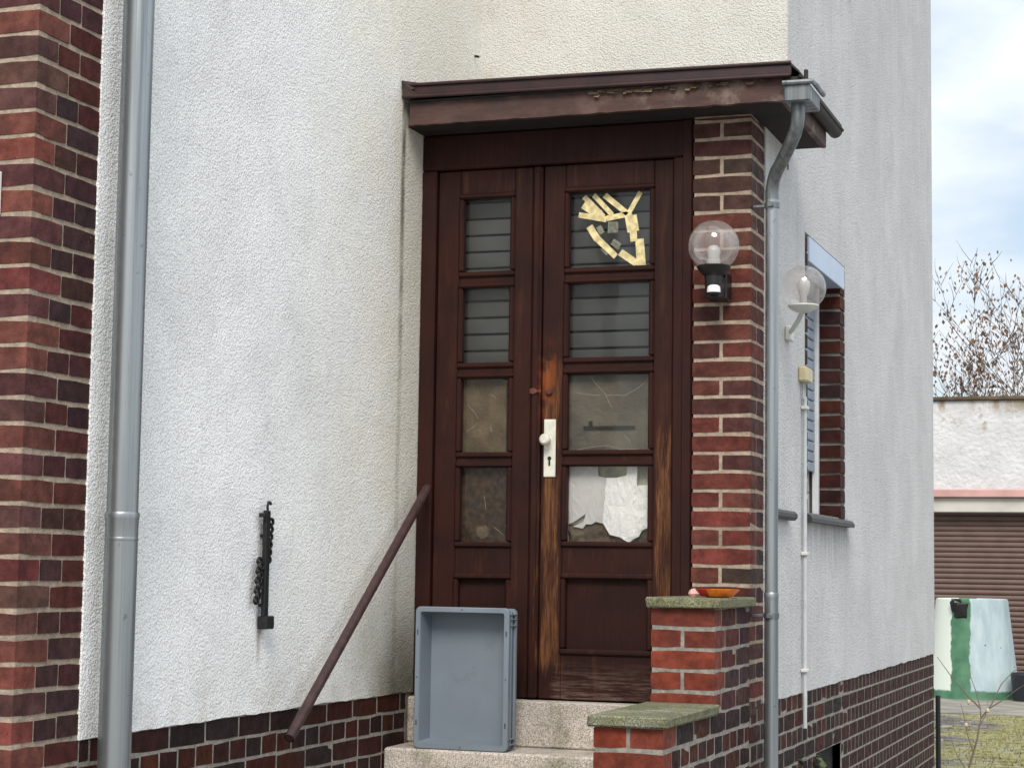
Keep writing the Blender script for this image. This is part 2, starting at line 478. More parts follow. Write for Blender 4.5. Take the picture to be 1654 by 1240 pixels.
def glassmat(name, tint, refl, haze, cap=.9, hc=srgb(150, 148, 138)):
    t = NT(name)
    tr = t.n('ShaderNodeBsdfTransparent', {0: tint})
    gl = t.n('ShaderNodeBsdfGlossy', {0: (1, 1, 1, 1), 1: .04})
    t.put(gl.inputs['Normal'], t.bump(t.noise(5, 2), .004, .25))
    df = t.n('ShaderNodeBsdfDiffuse', {0: hc})
    fr = t.n('ShaderNodeFresnel', {0: 1.5})
    f = t.math('MINIMUM', t.math('MULTIPLY', fr.outputs[0], refl), cap)
    dm = t.n('ShaderNodeMixShader', {0: t.mr(t.noise(8, 4, .6), .3, .75, haze * .4, haze * 1.6), 1: tr.outputs[0], 2: df.outputs[0]})
    mx = t.n('ShaderNodeMixShader', {0: f, 1: dm.outputs[0], 2: gl.outputs[0]})
    t.t.links.new(mx.outputs[0], t.o.inputs[0])
    return t.m
M['glass'] = glassmat('dusty_pane', (.93, .93, .92, 1), .42, .015)
M['globe'] = glassmat('clear_globe', (.95, .94, .93, 1), 1.1, .16, .20, srgb(214, 208, 204))

# ------------------------------------------------------------------ ground
def groundmat():
    t = NT('mossy_yard')
    c = t.mix(t.mr(t.noise(1.3, 5, .6), .35, .65), srgb(142, 140, 136), srgb(160, 157, 152))
    c = t.mix(t.mr(t.noise(22, 4, .7), .5, .68), c, srgb(108, 104, 98))
    return t.fin(c, .95, t.bump(t.noise(30, 5, .7), .03, .8), 0, .2)
M['yard'] = groundmat()
g = MB(); R_ = 1500
g.add([(-R_, -R_, -1.55), (R_, -R_, -1.55), (R_, R_, -1.55), (-R_, R_, -1.55)], [(0, 1, 2, 3)])
tag(g.build('ground', M['yard']), kind='structure')
M['concrete'] = plain('stained_concrete', srgb(128, 124, 114), .9, 0, .25, 3, .003)
g = MB(); g.box(-9, 6, 22.0, 25.95, -1.7, -1.535)
tag(g.build('forecourt', M['concrete']), kind='structure')

# ------------------------------------------------------------------ house
X1, X3, YP, Y2, YF, YB = -3.18, -1.696, 7.757, 8.485, 4.78, 13.67
PZ1, PZ3 = -.537, -.552
TOP = 5.2
house = thing('house', (-3.18, 8.5, -1.55), 'white rendered house with brick plinth, brick corner and a worn brown double door', 'house')

def rects(u0, u1, v0, v1, holes):
    us = sorted({u0, u1, *[h[0] for h in holes], *[h[1] for h in holes]})
    vs = sorted({v0, v1, *[h[2] for h in holes], *[h[3] for h in holes]})
    out = []
    for a, b in zip(us, us[1:]):
        for c, d in zip(vs, vs[1:]):
            m_, n_ = (a + b) / 2, (c + d) / 2
            if any(h[0] < m_ < h[1] and h[2] < n_ < h[3] for h in holes): continue
            if b > u0 and a < u1 and d > v0 and c < v1: out.append((a, b, c, d))
    return out

WIN = (8.985, 9.90, .275, 1.585)            # window opening in the side wall (y, z)
JAMB = (8.905, 10.02, .262, 1.588)          # with the brick jambs
CEL = (9.22, 9.92, -1.45, -.858)            # cellar opening
# masonry cores (the mortar that shows in the joints)
cw = MB(); cw.box(-8, X1 - .004, YF + .004, 14, -1.6, TOP)
cw.build('wall_core', M['mortar'], house)
cm = MB()
cm.box(-8, -2.02, Y2 + .012, YB - .01, -1.6, TOP)
for a, b, c, d in rects(Y2 + .012, YB - .008, -1.6, TOP, [WIN, CEL]): cm.box(-2.02, X3 - .005, a, b, c, d)
cm.build('wall_core', M['mortar_grey'], house)
cp = MB(); cp.box(-1.938, X3 - .005, YP + .005, Y2 + .01, -1.6, 1.90)
cp.build('pillar_core', M['mortar'], house)
cb = MB(); cb.box(X1, -1.94, 7.80, 8.2, -1.6, -.556); cb.box(X1, -1.94, 8.0, 8.05, -.556, 1.9)
cb.build('porch_back', M['dark'], house)

# render coats: a ragged lower edge, proud of the brick
def coat_edge(seed, n):
    r = random.Random(seed); v = 0; out = []
    for i in range(n):
        v = v * .7 + r.uniform(-.0025, .0025); out.append(v)
    return out
def coat_x(mb, x, y0, y1, z0, z1, th, seed=1, ragged=True):
    n = max(1, int((y1 - y0) / .03)) if ragged else 1
    e = coat_edge(seed, n + 1) if ragged else [0, 0]
    vs = []
    for i in range(n + 1):
        y = y0 + (y1 - y0) * i / n
        vs += [(x, y, z0 + e[i]), (x, y, z1), (x - th, y, z0 + e[i])]
    fs = []
    for i in range(n):
        a, b = i * 3, i * 3 + 3
        fs += [(a, b, b + 1, a + 1), (a, a + 2, b + 2, b)]
    mb.add(vs, fs)
    k = MB()
    mb.add([(x, y0, z0 + e[0]), (x, y0, z1), (x - th, y0, z1), (x - th, y0, z0 + e[0])], [(0, 1, 2, 3)])
    mb.add([(x, y1, z0 + e[-1]), (x, y1, z1), (x - th, y1, z1), (x - th, y1, z0 + e[-1])], [(0, 1, 2, 3)])
c1 = MB(); coat_x(c1, X1 + .006, 5.128, Y2 + .01, PZ1, TOP, .03, 3)
c1.build('rendered_wall', M['w1'], house)
c2 = MB(); c2.box(X1 + .006, X3 + .006, Y2, Y2 + .03, 1.8, TOP)
c2.build('rendered_wall', M['w2'], house)
c3 = MB()
coat_x(c3, X3 + .006, 8.013, Y2 + .03, PZ3, 1.93, .03, 5)
for i, (a, b, c, d) in enumerate(rects(Y2 + .03, YB, PZ3, TOP, [JAMB])):
    coat_x(c3, X3 + .006, a, b, c, d, .02, 11 + i, ragged=(abs(c - PZ3) < .01))
c3.build('rendered_wall', M['w3'], house)
rf = MB(); rf.box(-8.3, X1 + .35, YF - .35, 14.3, TOP + .02, TOP + .22); rf.box(-8.3, X3 + .35, Y2 - .35, YB + .35, TOP + .24, TOP + .44)
rf.build('roof', M['roofmetal'], house)

# ------------------------------------------------------------------ bricks
mesh_cache = {}
def brick_mesh(dx, dy, dz, r):
    key = (round(dx, 3), round(dy, 3), round(dz, 3), r.randrange(7))
    if key not in mesh_cache:
        q = random.Random(hash(key) & 0xffff)
        seg = [max(1, min(3, round(v / .075))) for v in (dx, dy)] + [2]
        if seg[0] > 1 and seg[1] > 1:                  # keep a brick under about fifty triangles
            seg[1 if dy < dx else 0] = 1 if min(dx, dy) < .13 else 2
        gx = lambda i, n, L: -L / 2 + L * i / n
        mb = MB(); idx = {}; vs = []; fs = []
        def vert(i, j, k):
            if (i, j, k) not in idx:
                p = Vector((gx(i, seg[0], dx), gx(j, seg[1], dy), gx(k, seg[2], dz)))
                ends = [i in (0, seg[0]), j in (0, seg[1]), k in (0, seg[2])]
                if all(ends):                          # corners are rubbed round
                    c_ = q.uniform(.0006, .0042)
                    p = Vector((p.x - math.copysign(.0003, p.x), p.y - math.copysign(.0003, p.y), p.z - math.copysign(min(c_, .2 * dz), p.z)))
                jx, jy, jz = .0004, .0004, (.0014 if ends[2] else .0)
                if ends[0] and ends[1]: jx = jy = .0005
                idx[(i, j, k)] = len(vs); vs.append(p + Vector((q.uniform(-jx, jx), q.uniform(-jy, jy), q.uniform(-jz, jz))))
            return idx[(i, j, k)]
        for ax in range(3):
            a_, b_ = [t_ for t_ in range(3) if t_ != ax]
            for e in (0, seg[ax]):
                for u in range(seg[a_]):
                    for w in range(seg[b_]):
                        f = []
                        for du, dw in ((0, 0), (1, 0), (1, 1), (0, 1)):
                            c3_ = [0, 0, 0]; c3_[ax] = e; c3_[a_] = u + du; c3_[b_] = w + dw
                            f.append(vert(*c3_))
                        fs.append(tuple(f))
        mb.add(vs, fs)
        mesh_cache[key] = mb.mesh('brick', Vector((0, 0, 0)))
    return mesh_cache[key]
nbr = 0
def brick(b, parent, pal, r, mat='brick', col=None):
    """b = (x0,x1,y0,y1,z0,z1) nominal, eye-relative"""
    global nbr
    x0, x1, y0, y1, z0, z1 = b
    me = brick_mesh(x1 - x0, y1 - y0, z1 - z0, r)
    if not me.materials: me.materials.append(M[mat])
    o = bpy.data.objects.new('brick', me)
    link(o, parent)
    off = bs(parent)
    j = .0015
    o.location = Vector(((x0 + x1) / 2 + r.uniform(-j, j) * .4, (y0 + y1) / 2 + r.uniform(-j, j) * .4, (z0 + z1) / 2 + r.uniform(-j, j))) - off
    o.rotation_euler = (r.uniform(-.004, .004), r.uniform(-.006, .006), r.uniform(-.003, .003))
    c = col or r.choice(pal)
    k = r.uniform(.8, 1.12); gm = (c[0] + c[1] + c[2]) / 3 * .12; c = [v * 1.0 for v in c]
    o.color = (c[0] * k, c[1] * k, c[2] * k, 1)
    nbr += 1
    return o

PAL_PIER = [srgb(*c) for c in ((112, 60, 54), (104, 62, 54), (98, 62, 56), (88, 53, 53), (114, 63, 54), (86, 58, 55), (102, 53, 51), (96, 68, 60), (98, 58, 50))]
PAL_SIDE_SHADE = [srgb(*c) for c in ((70, 39, 40), (64, 38, 42), (75, 38, 36), (63, 42, 42), (77, 40, 35), (58, 40, 43), (68, 44, 39))]  # darker set for side-face bricks, their shade put into the colour
PAL_PILL = [srgb(*c) for c in ((97, 51, 44), (88, 50, 43), (83, 54, 46), (73, 52, 46), (100, 50, 44), (77, 47, 44), (66, 53, 47), (92, 53, 46))]
PAL_PLIN = [srgb(*c) for c in ((58, 29, 26), (51, 28, 26), (65, 32, 24), (47, 30, 30), (61, 27, 24), (43, 33, 33), (68, 35, 25))]
PAL_NEW = [srgb(*c) for c in ((122, 58, 43), (112, 55, 42), (128, 57, 41), (106, 53, 42))]

r = random.Random(21)
BH = .066; D = .10                                  # brick height, depth built
# corner pilaster of the wing (front face y = YF, side face x = X1)
pil = MB(); pil.box(X1 - .30, X1 - .0018, YF + .0026, YF + .05, -1.6, TOP - .01)
pil = pil.build('corner_pilaster', M['mortar'], house)
zc = .1442 * X1                                      # a bed joint measured on the corner
zj0 = -.454
for k in range(-8, 31):
    z0 = zj0 + k * .077 + .0065; z1 = z0 + .0642
    if k % 2 == 0:
        brick((X1 - .24, X1, YF, YF + .166, z0, z1), pil, PAL_PIER, r)
        brick((X1 - D, X1, YF + .177, 5.132, z0, z1), pil, PAL_SIDE_SHADE, r)
        brick((X1 - .49, X1 - .25, YF, YF + D, z0, z1), pil, PAL_PIER, r)
    else:
        brick((X1 - .24, X1, YF, YF + .107, z0, z1), pil, PAL_PIER, r)
        brick((X1 - D, X1, YF + .117, YF + .226, z0, z1), pil, PAL_SIDE_SHADE, r)
        brick((X1 - D, X1, YF + .236, 5.132, z0, z1), pil, PAL_SIDE_SHADE, r)
        brick((X1 - .49, X1 - .25, YF, YF + D, z0, z1), pil, PAL_PIER, r)

# plinth along the left wall
pl = MB(); pl.box(X1 - .06, X1 - .0012, 5.10, 7.72, -1.59, PZ1 + .02)
pl = pl.build('plinth', M['mortar_grey'], house)
z1 = PZ1 - .002
for k in range(6):
    zt = z1 - k * .0795; zb = zt - .0695
    if k % 2 == 0:
        y = 5.443 - .246 * 2 + (.06 if k else 0)
        while y < 7.70:
            a, b = max(y + .006, 5.14), min(y + .2395, 7.712)
            if b - a > .03: brick((X1 - D, X1, a, b, zb, zt), pl, PAL_PLIN, r)
            y += .2455
    else:
        y = 5.502 - .1225 * 3
        while y < 7.70:
            a, b = max(y + .006, 5.14), min(y + .1165, 7.712)
            if b - a > .03: brick((X1 - D, X1, a, b, zb, zt), pl, PAL_PLIN, r)
            y += .1225

# pillar right of the door
pp = MB(); pp.box(-1.936, X3 - .0012, YP + .003, 8.012, -.60, 1.888)
pp = pp.build('door_pillar', M['mortar'], house)
zl0 = 1.7885
for k in range(-2, 32):
    zt = zl0 - k * .0771 - .0065; zb = zt - .0632
    if zb < -.60 : break
    zt = min(zt, 1.885)
    if zt - zb < .012: continue
    if k % 2 == 0:
        brick((-1.942, X3, YP, YP + .112, zb, zt), pp, PAL_PILL, r)
        brick((X3 - D, X3, YP + .122, 8.016, zb, zt), pp, PAL_SIDE_SHADE, r)
    else:
        brick((-1.942, -1.828, YP, YP + D, zb, zt), pp, PAL_PILL, r)
        brick((-1.813, X3, YP, YP + .255, zb, zt), pp, PAL_PILL, r)

# plinth along the right-hand side wall
ps = MB()
for a, b, c, d in rects(YP + .02, YB - .008, -1.6, PZ3 + .02, [CEL]): ps.box(X3 - .05, X3 - .0009, a, b, c, d)
ps = ps.build('plinth', M['mortar_grey'], house)
stf = MB(); nst = 0
for k in range(13):
    zt = PZ3 - .002 - k * .0775; zb = zt - .067
    L = (.1225 if k % 2 == 0 else .2455)
    y = YP + .02 - (.0 if k % 2 == 0 else .06)
    rr = random.Random(100 + k)
    while y < YB:
        a, b = max(y + .0075, YP + .002), min(y + L - .0075, YB)
        y += L
        if b - a < .02: continue
        if zb < CEL[3] - .001 and b > CEL[0] and a < CEL[1]:
            if a < CEL[0] - .03: b = CEL[0]
            elif b > CEL[1] + .03: a = CEL[1]
            else: continue
        if b < 10.3 and k < 5:
            brick((X3 - D, X3, a, b, zb, zt), ps, PAL_PLIN, rr)
        else:
            stf.bbox(X3 - .04, X3, a, b, zb, zt, .0012, .0004, rr); nst += 1
PAL_ST = srgb(56, 32, 29)
o = stf.build('brickwork', M['brick'], house, color=PAL_ST); tag(o, kind='stuff')
ck = MB(); ck.box(-2.02, X3 - .045, CEL[0] + .001, CEL[1] - .001, CEL[2], CEL[3] - .001); ck.build('cellar_dark_fill', M['dark'], house)  # solid dark block painting in the darkness inside the opening

# ------------------------------------------------------------------ stair wall
sw = thing('stair_wall', (-1.82, 7.1, -1.55), 'stepped red brick stair wall with two mossy cap slabs beside the door', 'wall')
core = MB(); core.box(-1.938, X3 - .0009, 7.138 + .0022, 7.75, -.60, -.147); core.box(-1.938, X3 - .0010, 6.4022, 7.75, -1.56, -.538)
core.build('mortar_core', M['mortar_grey'], sw)
r = random.Random(5)
for k in range(18):
    zt = -.148 - k * .0790; zb = zt - .066
    if k == 4: zb = max(zb, -.532)
    yf = 7.138 if k < 5 else 6.40
    if k == 5: zt = -.539
    if zb < -1.56: break
    full = (k % 2 == 0)
    if full:
        brick((-1.942, X3, yf, yf + .112, zb, zt), sw, PAL_NEW, r, 'brick_new')
        y = yf + .122
    else:
        brick((-1.942, -1.826, yf, yf + D, zb, zt), sw, PAL_NEW, r, 'brick_new')
        brick((-1.812, X3, yf, yf + .174, zb, zt), sw, PAL_NEW, r, 'brick_new')
        y = yf + .184
    if k < 9:
        while y < YP - .03:
            L = .112 if (full and k > 4) else .236
            b = min(y + L, YP - .004)
            brick((X3 - D, X3, y, b, zb, zt), sw, PAL_PLIN if k > 4 else PAL_SIDE_SHADE, r)  # same brick as the front, darkened here to paint in the side's shade
            y += L + .015
slab = MB(); slab.bbox(-1.957, X3 + .028, 7.108, 7.745, -.145, -.107, .006, .002, r); slab.build('cap_slab', M['slab'], sw)
slab = MB(); slab.bbox(-1.957, X3 + .024, 6.368, 7.128, -.536, -.499, .006, .002, r); slab.build('cap_slab', M['slab'], sw)

# ------------------------------------------------------------------ steps
st = thing('entrance_steps', (-2.56, 7.1, -1.55), 'worn speckled granite steps leading up to the brown door', 'steps')
zt = [-.556, -.750, -.944, -1.138, -1.332]
yf = [7.717, 7.462, 7.200, 6.940, 6.680]
for i in range(5):
    s_ = MB(); yb = 7.86 if i == 0 else yf[i - 1] + .06
    zb = zt[i] - .19 if i < 4 else -1.56
    s_.bbox(X1 + (.008 if i else .004), -1.944, yf[i], yb, zb - .002, zt[i], .008, .0012, r)
    s_.build('step', M['granite'], st)

# ------------------------------------------------------------------ double door
Y0 = 7.783
fr = MB()
fr.bbox(X1 + .008, -3.104, Y0 - .012, Y0 + .10, -.552, 1.728, .006)
fr.bbox(-2.033, -1.946, Y0 - .012, Y0 + .10, -.552, 1.728, .006)
fr.bbox(X1 + .008, -1.946, Y0 - .010, Y0 + .10, 1.7295, 1.885, .006)
fr.build('door_frame', M['frame'], house)
st2 = MB(); st2.bbox(-1.990, -1.950, Y0 - .020, Y0 - .0125, -.55, 1.885, .004); st2.build('frame_batten', M['frame'], house)

def leaf(x0, x1, px0, px1, zs, panel, mat, name='door_leaf'):
    body = MB(); body.box(x0 + .02, x1 - .02, Y0 + .062, Y0 + .064, -.54, -.04)   # thin backing behind the panel
    d = body.build(name, mat, house)
    ya, yb = Y0 + .012, Y0 + .06
    mb = MB(); mb.bbox(x0, px0, ya, yb, -.549, 1.7265, .004); mb.build('stile', mat, d)
    mb = MB(); mb.bbox(px1, x1, ya, yb, -.549, 1.7265, .004); mb.build('stile', mat, d)
    edges = [1.7265] + list(zs) + list(panel) + [-.549]
    for i in range(0, len(edges), 2):
        mb = MB(); mb.bbox(px0 + .0005, px1 - .0005, ya + .001, yb, edges[i + 1], edges[i], .003); mb.build('rail', mat, d)
    holes = [(zs[i], zs[i + 1]) for i in range(0, 8, 2)] + [tuple(panel)]
    for i, (zt_, zb_) in enumerate(holes):
        w = .019
        mo = MB()
        for (a, b, c, e) in ((px0 - .004, px1 + .004, zt_ - w, zt_ + .005), (px0 - .004, px1 + .004, zb_ - .005, zb_ + w)):
            mo.bbox(a, b, ya - .012, yb - .018, c, e, .007)
        for (a, b) in ((px0 - .004, px0 + w), (px1 - w, px1 + .004)):
            mo.bbox(a, b, ya - .0115, yb - .0185, zb_ + w + .0005, zt_ - w - .0005, .007)
        mo.build('moulding', M['frame'] if i < 4 else mat, d)
        if i < 4:
            p = MB(); p.box(px0 + .012, px1 - .012, Y0 + .0405, Y0 + .0435, zb_ + .012, zt_ - .012); p.build('pane', M['glass'], d)
        else:
            p = MB(); p.bbox(px0 + .012, px1 - .012, Y0 + .036, Y0 + .05, zb_ + .012, zt_ - .012, .004); p.build('panel', M['frame'], d)
    return d
LZ = (1.617, 1.257, 1.224, .859, .830, .471, .444, .086)
RZ = (1.623, 1.257, 1.228, .871, .840, .478, .447, .092)
dl = leaf(-3.101, -2.662, -2.998, -2.745, LZ, (-.035, -.362), M['door'])
dr = leaf(-2.612, -2.036, -2.514, -2.120, RZ, (-.027, -.358), M['door'])
mul = MB(); mul.bbox(-2.659, -2.615, Y0 - .004, Y0 + .055, -.549, 1.7265, .008); mul.bbox(-2.650, -2.624, Y0 - .014, Y0 - .0045, -.545, 1.7, .005)
mul.build('meeting_post', M['door'], dl)
# lock plate, knob, keyhole, rusty latch
YD = Y0 + .012
h = MB(); h.bbox(-2.598, -2.545, YD - .008, YD - .0005, .382, .628, .003); pl_ = h.build('lock_plate', M['handle'], dr)
k = MB(); k.lathe([(.001, -.052), (.016, -.052), (.023, -.046), (.026, -.036), (.022, -.026), (.012, -.02), (.011, -.006), (.020, -.002), (.020, .004)], (-2.580, YD - .008, .540), 24, 'Y')
k.build('knob', M['handle'], dr, True)
k = MB(); k.lathe([(.0005, -.0015), (.0085, -.0015), (.0085, .001)], (-2.571, YD - .008, .462), 16, 'Y'); k.box(-2.575, -2.567, YD - .0094, YD - .007, .430, .460)
k.build('keyhole', M['black_plastic'], dr)
k = MB(); k.lathe([(.0005, -.016), (.010, -.015), (.015, -.008), (.015, 0)], (-2.577, YD, .745), 14, 'Y'); k.build('latch_bolt', M['rust'], dr, True)
k = MB(); k.prism([(-2.655, .756), (-2.640, .762), (-2.618, .751), (-2.606, .754), (-2.606, .742), (-2.618, .745), (-2.640, .734), (-2.655, .740)], Y0 - .022, Y0 - .0145)
k.build('latch_plate', M['rust'], dl)

# things behind and on the panes -------------------------------------------------
bl = MB(); bl.box(-3.08, -3.06, Y0 + .12, Y0 + .122, .80, 1.70)
bl = bl.build('blind', M['blind'], house)
zz = .80; sl = None
while zz < 1.70:
    s_ = MB(); s_.add([(-3.09, Y0 + .105, zz), (-2.05, Y0 + .105, zz), (-2.05, Y0 + .085, zz + .0585), (-3.09, Y0 + .085, zz + .0585),
                       (-3.09, Y0 + .109, zz), (-2.05, Y0 + .109, zz), (-2.05, Y0 + .089, zz + .0585), (-3.09, Y0 + .089, zz + .0585)],
                      [(0, 1, 2, 3), (4, 7, 6, 5), (0, 4, 5, 1), (1, 5, 6, 2), (2, 6, 7, 3), (3, 7, 4, 0)])
    s_.build('slat', M['blind'], bl)
    zz += .073

def zoompoly(pts, ox, oy, sc, cz):
    return [cz(ox + x / sc, oy + y / sc) for x, y in pts]
# door-plane scale: metres per photo pixel on the right leaf
def dp(px, py):
    return (-2.518 + (px - 908) * .002728, .478 - (py - 733) * .002600)
def ribbon(a, b, w):
    a = Vector(a); b = Vector(b); t = (b - a).normalized(); n = Vector((-t.y, t.x)) * w / 2
    q = random.Random(int(abs(a.x * 1e4)))
    ps_ = [a + n, a - n, b - n, b + n]
    return [(p.x + q.uniform(-.002, .002), p.y + q.uniform(-.002, .002)) for p in ps_]
tz = lambda x, y: (-2.518 + ((860 + x / 5.635) - 908) * .002728, 1.623 - ((240 + y / 5.635) - 300 + ((x / 5.635) - 125) * .03) * .002672)
strips = [((430, 415), (615, 605), 48), ((425, 490), (575, 590), 84), ((520, 405), (690, 590), 46), ((620, 405), (830, 585), 48), ((950, 385), (845, 572), 50),
          ((385, 585), (640, 630), 52), ((645, 620), (872, 580), 46), ((862, 598), (885, 745), 110), ((885, 735), (893, 835), 62), ((485, 690), (560, 815), 62),
          ((540, 790), (732, 970), 56), ((770, 930), (925, 1040), 62), ((945, 815), (962, 1070), 82)]
for i, (a, b, w) in enumerate(strips):
    s_ = MB(); s_.prism(ribbon(tz(*a), tz(*b), w / 5.635 * .0027), Y0 + .0392 - (i % 3) * .0003, Y0 + .0403)
    s_.build('tape_strip', M['tape'], dr)
for (a, b, w) in (((700, 650), (700, 750), 96), ((600, 880), (660, 930), 60), ((690, 830), (760, 880), 60), ((560, 690), (600, 760), 50)):
    s_ = MB(); s_.prism(ribbon(tz(*a), tz(*b), w / 5.635 * .0027), Y0 + .0440, Y0 + .0446)
    s_.build('tape_residue', M['residue'], dr)

def sheet(name, poly, y, mat, parent, crumple=.004, seed=1, th=.001):
    """a crumpled sheet: triangulated polygon, jittered in depth, given thickness"""
    bm = bmesh.new()
    vs = [bm.verts.new((p[0], y, p[1])) for p in poly]
    f = bm.faces.new(vs)
    bmesh.ops.triangulate(bm, faces=[f])
    for _ in range(3):
        es = [e for e in bm.edges if e.calc_length() > .035]
        if es: bmesh.ops.subdivide_edges(bm, edges=es, cuts=1, use_grid_fill=False)
        bmesh.ops.triangulate(bm, faces=bm.faces[:])
    q = random.Random(seed)
    for v in bm.verts: v.co.y += q.uniform(-crumple, crumple)
    bm.verts.index_update()
    mb = MB()
    front = [v.co.copy() for v in bm.verts]; n = len(front)
    fs = [tuple(v.index for v in f.verts) for f in bm.faces]
    bd = [(e.verts[0].index, e.verts[1].index) for e in bm.edges if e.is_boundary]
    bm.free()
    mb.add(front + [p + Vector((0, th, 0)) for p in front], fs + [tuple(n + i for i in f[::-1]) for f in fs] + [(a, b, n + b, n + a) for a, b in bd])
    return mb.build(name, mat, parent)
pz = lambda x, y: dp(900 + x / 7.753, 740 + y / 7.753)
sheet('paper_sheet', [pz(*p) for p in [(590, 235), (720, 235), (840, 205), (848, 95), (975, 95), (965, 240), (975, 335), (1170, 318), (1170, 860), (1090, 868), (1040, 890), (1010, 868),
      (1000, 970), (930, 1010), (880, 1045), (810, 1010), (800, 930), (760, 980), (640, 950), (642, 890), (615, 905), (570, 820), (545, 800), (600, 745), (625, 700), (585, 560), (575, 300)]],
      Y0 + .052, M['paper'], dr, .004, 3)
sheet('paper_sheet', [pz(*p) for p in [(110, 60), (470, 60), (480, 210), (600, 240), (640, 700), (590, 760), (530, 810), (450, 788), (400, 822), (330, 820), (290, 875), (165, 850), (300, 790), (325, 690), (160, 800), (110, 820)]],
      Y0 + .064, M['paper_grey'], dr, .0015, 4)
sheet('torn_cardboard', [pz(*p) for p in [(100, 830), (330, 800), (520, 780), (700, 900), (900, 960), (1180, 840), (1180, 1110), (100, 1110)]], Y0 + .074, M['card_dark'], dr, .006, 5)
b_ = MB(); b_.box(-2.51, -2.13, Y0 + .082, Y0 + .084, .10, .44); b_.build('backing_board', plain('grey_green_board', srgb(196, 196, 178), .8, 0, .3, 18), dr)
sheet('cardboard', [(-2.52, .47), (-2.115, .47), (-2.115, .815), (-2.30, .822), (-2.52, .815)], Y0 + .053, M['card_grey'], dr, .002, 6)
b_ = MB(); b_.bbox(-2.435, -2.206, Y0 + .0455, Y0 + .0475, .585, .600, .001); b_.bbox(-2.412, -2.394, Y0 + .0455, Y0 + .0475, .600, .622, .001); b_.build('dark_slot', M['black_plastic'], dr)
sheet('cardboard', [(-2.995, .465), (-2.785, .465), (-2.785, .80), (-2.83, .825), (-2.995, .825)], Y0 + .053, M['card'], dl, .003, 7)
b_ = MB(); b_.box(-2.99, -2.75, Y0 + .09, Y0 + .092, .47, .83); b_.build('backing_board', M['card_grey'], dl)
sheet('dark_cardboard', [(-2.995, .08), (-2.75, .08), (-2.75, .45), (-2.995, .45)], Y0 + .053, plain('dirty_brown_board', srgb(66, 46, 28), .9, 0, .6, 45, .003), dl, .003, 8)
sheet('torn_scrap', [(-2.915, .165), (-2.895, .175), (-2.885, .170), (-2.870, .178), (-2.855, .160), (-2.858, .130), (-2.885, .118), (-2.91, .135)], Y0 + .0452, M['card'], dl, .0005, 9)
def crack(pts, parent, sc=3.4447, x0=660, y0=540, r_=.0007):
    mb = MB(); q = random.Random(int(pts[0][0]))
    P3 = []
    for i in range(len(pts) - 1):
        for t_ in (0, .33, .66):
            x = pts[i][0] + (pts[i + 1][0] - pts[i][0]) * t_ + q.uniform(-4, 4); y = pts[i][1] + (pts[i + 1][1] - pts[i][1]) * t_ + q.uniform(-4, 4)
            a, b = dp(x0 + x / sc, y0 + y / sc); P3.append((a, Y0 + .0402, b))
    mb.tube(P3, r_, 4); mb.build('glass_crack', M['crack'], parent)
for pts in ([(1000, 225), (1080, 325), (1140, 445)], [(905, 310), (1000, 330), (1085, 330)], [(1080, 330), (1180, 335), (1240, 310), (1325, 250)], [(1190, 555), (1240, 620)], [(905, 640), (1010, 625), (1100, 610), (1160, 635), (1320, 640)]):
    crack(pts, dr)
for pts in ([(300, 375), (345, 430), (370, 470)], [(430, 315), (480, 347)], [(290, 530), (340, 500), (365, 460)], [(360, 520), (385, 545)], [(430, 500), (445, 545)], [(400, 900), (415, 1010)], [(460, 1070), (540, 1150)]):
    crack(pts, dl)

# ------------------------------------------------------------------ canopy over the door
cn = MB(); cn.box(X1 + .008, -1.535, 7.60, Y2 - .002, 1.889, 1.90)
cn = cn.build('canopy', M['soffit'], house)
f_ = MB()
n = 44; fx = [X1 + .03 + (-1.517 - X1 - .03) * i / n for i in range(n + 1)]
q = random.Random(8)
ed = [q.uniform(-.004, .004) for _ in fx]; et = [q.uniform(-.006, .003) for _ in fx]
vs = []; fs = []
for i, x in enumerate(fx):
    vs += [(x, 7.558, 1.886 + ed[i] * .5), (x, 7.558, 1.990 + et[i]), (x, 7.585, 1.990 + et[i]), (x, 7.585, 1.886 + ed[i] * .5)]
for i in range(n):
    for j in range(4):
        fs.append((i * 4 + j, i * 4 + (j + 1) % 4, i * 4 + 4 + (j + 1) % 4, i * 4 + 4 + j))
fs += [(0, 1, 2, 3), (n * 4 + 3, n * 4 + 2, n * 4 + 1, n * 4)]
f_.add(vs, fs); f_.build('fascia_board', M['fascia'], cn)
f_ = MB(); f_.bbox(-1.5385, -1.513, 7.5865, Y2 - .002, 1.886, 1.985, .004); f_.build('fascia_board', M['fascia'], cn)
# flaking paint along the upper edge of the fascia
q = random.Random(12)
fl = MB()
for i in range(34):
    x = q.uniform(-2.35, -1.60); w = q.uniform(.012, .04); hh = q.uniform(.006, .016); z = 1.982 - q.uniform(0, .018)
    fl.add([(x, 7.557, z), (x + w, 7.557, z + q.uniform(-.004, .004)), (x + w * .8, 7.543 - q.uniform(0, .006), z - hh), (x + w * .1, 7.545, z - hh * .8),
            (x, 7.5565, z + .002), (x + w, 7.5565, z + .002)], [(0, 1, 2, 3), (0, 4, 5, 1)])
M['flake'] = plain('peeling_paint', srgb(132, 112, 88), .8, 0, .3, 60)
o = fl.build('paint_flakes', M['flake'], cn); tag(o, kind='stuff')
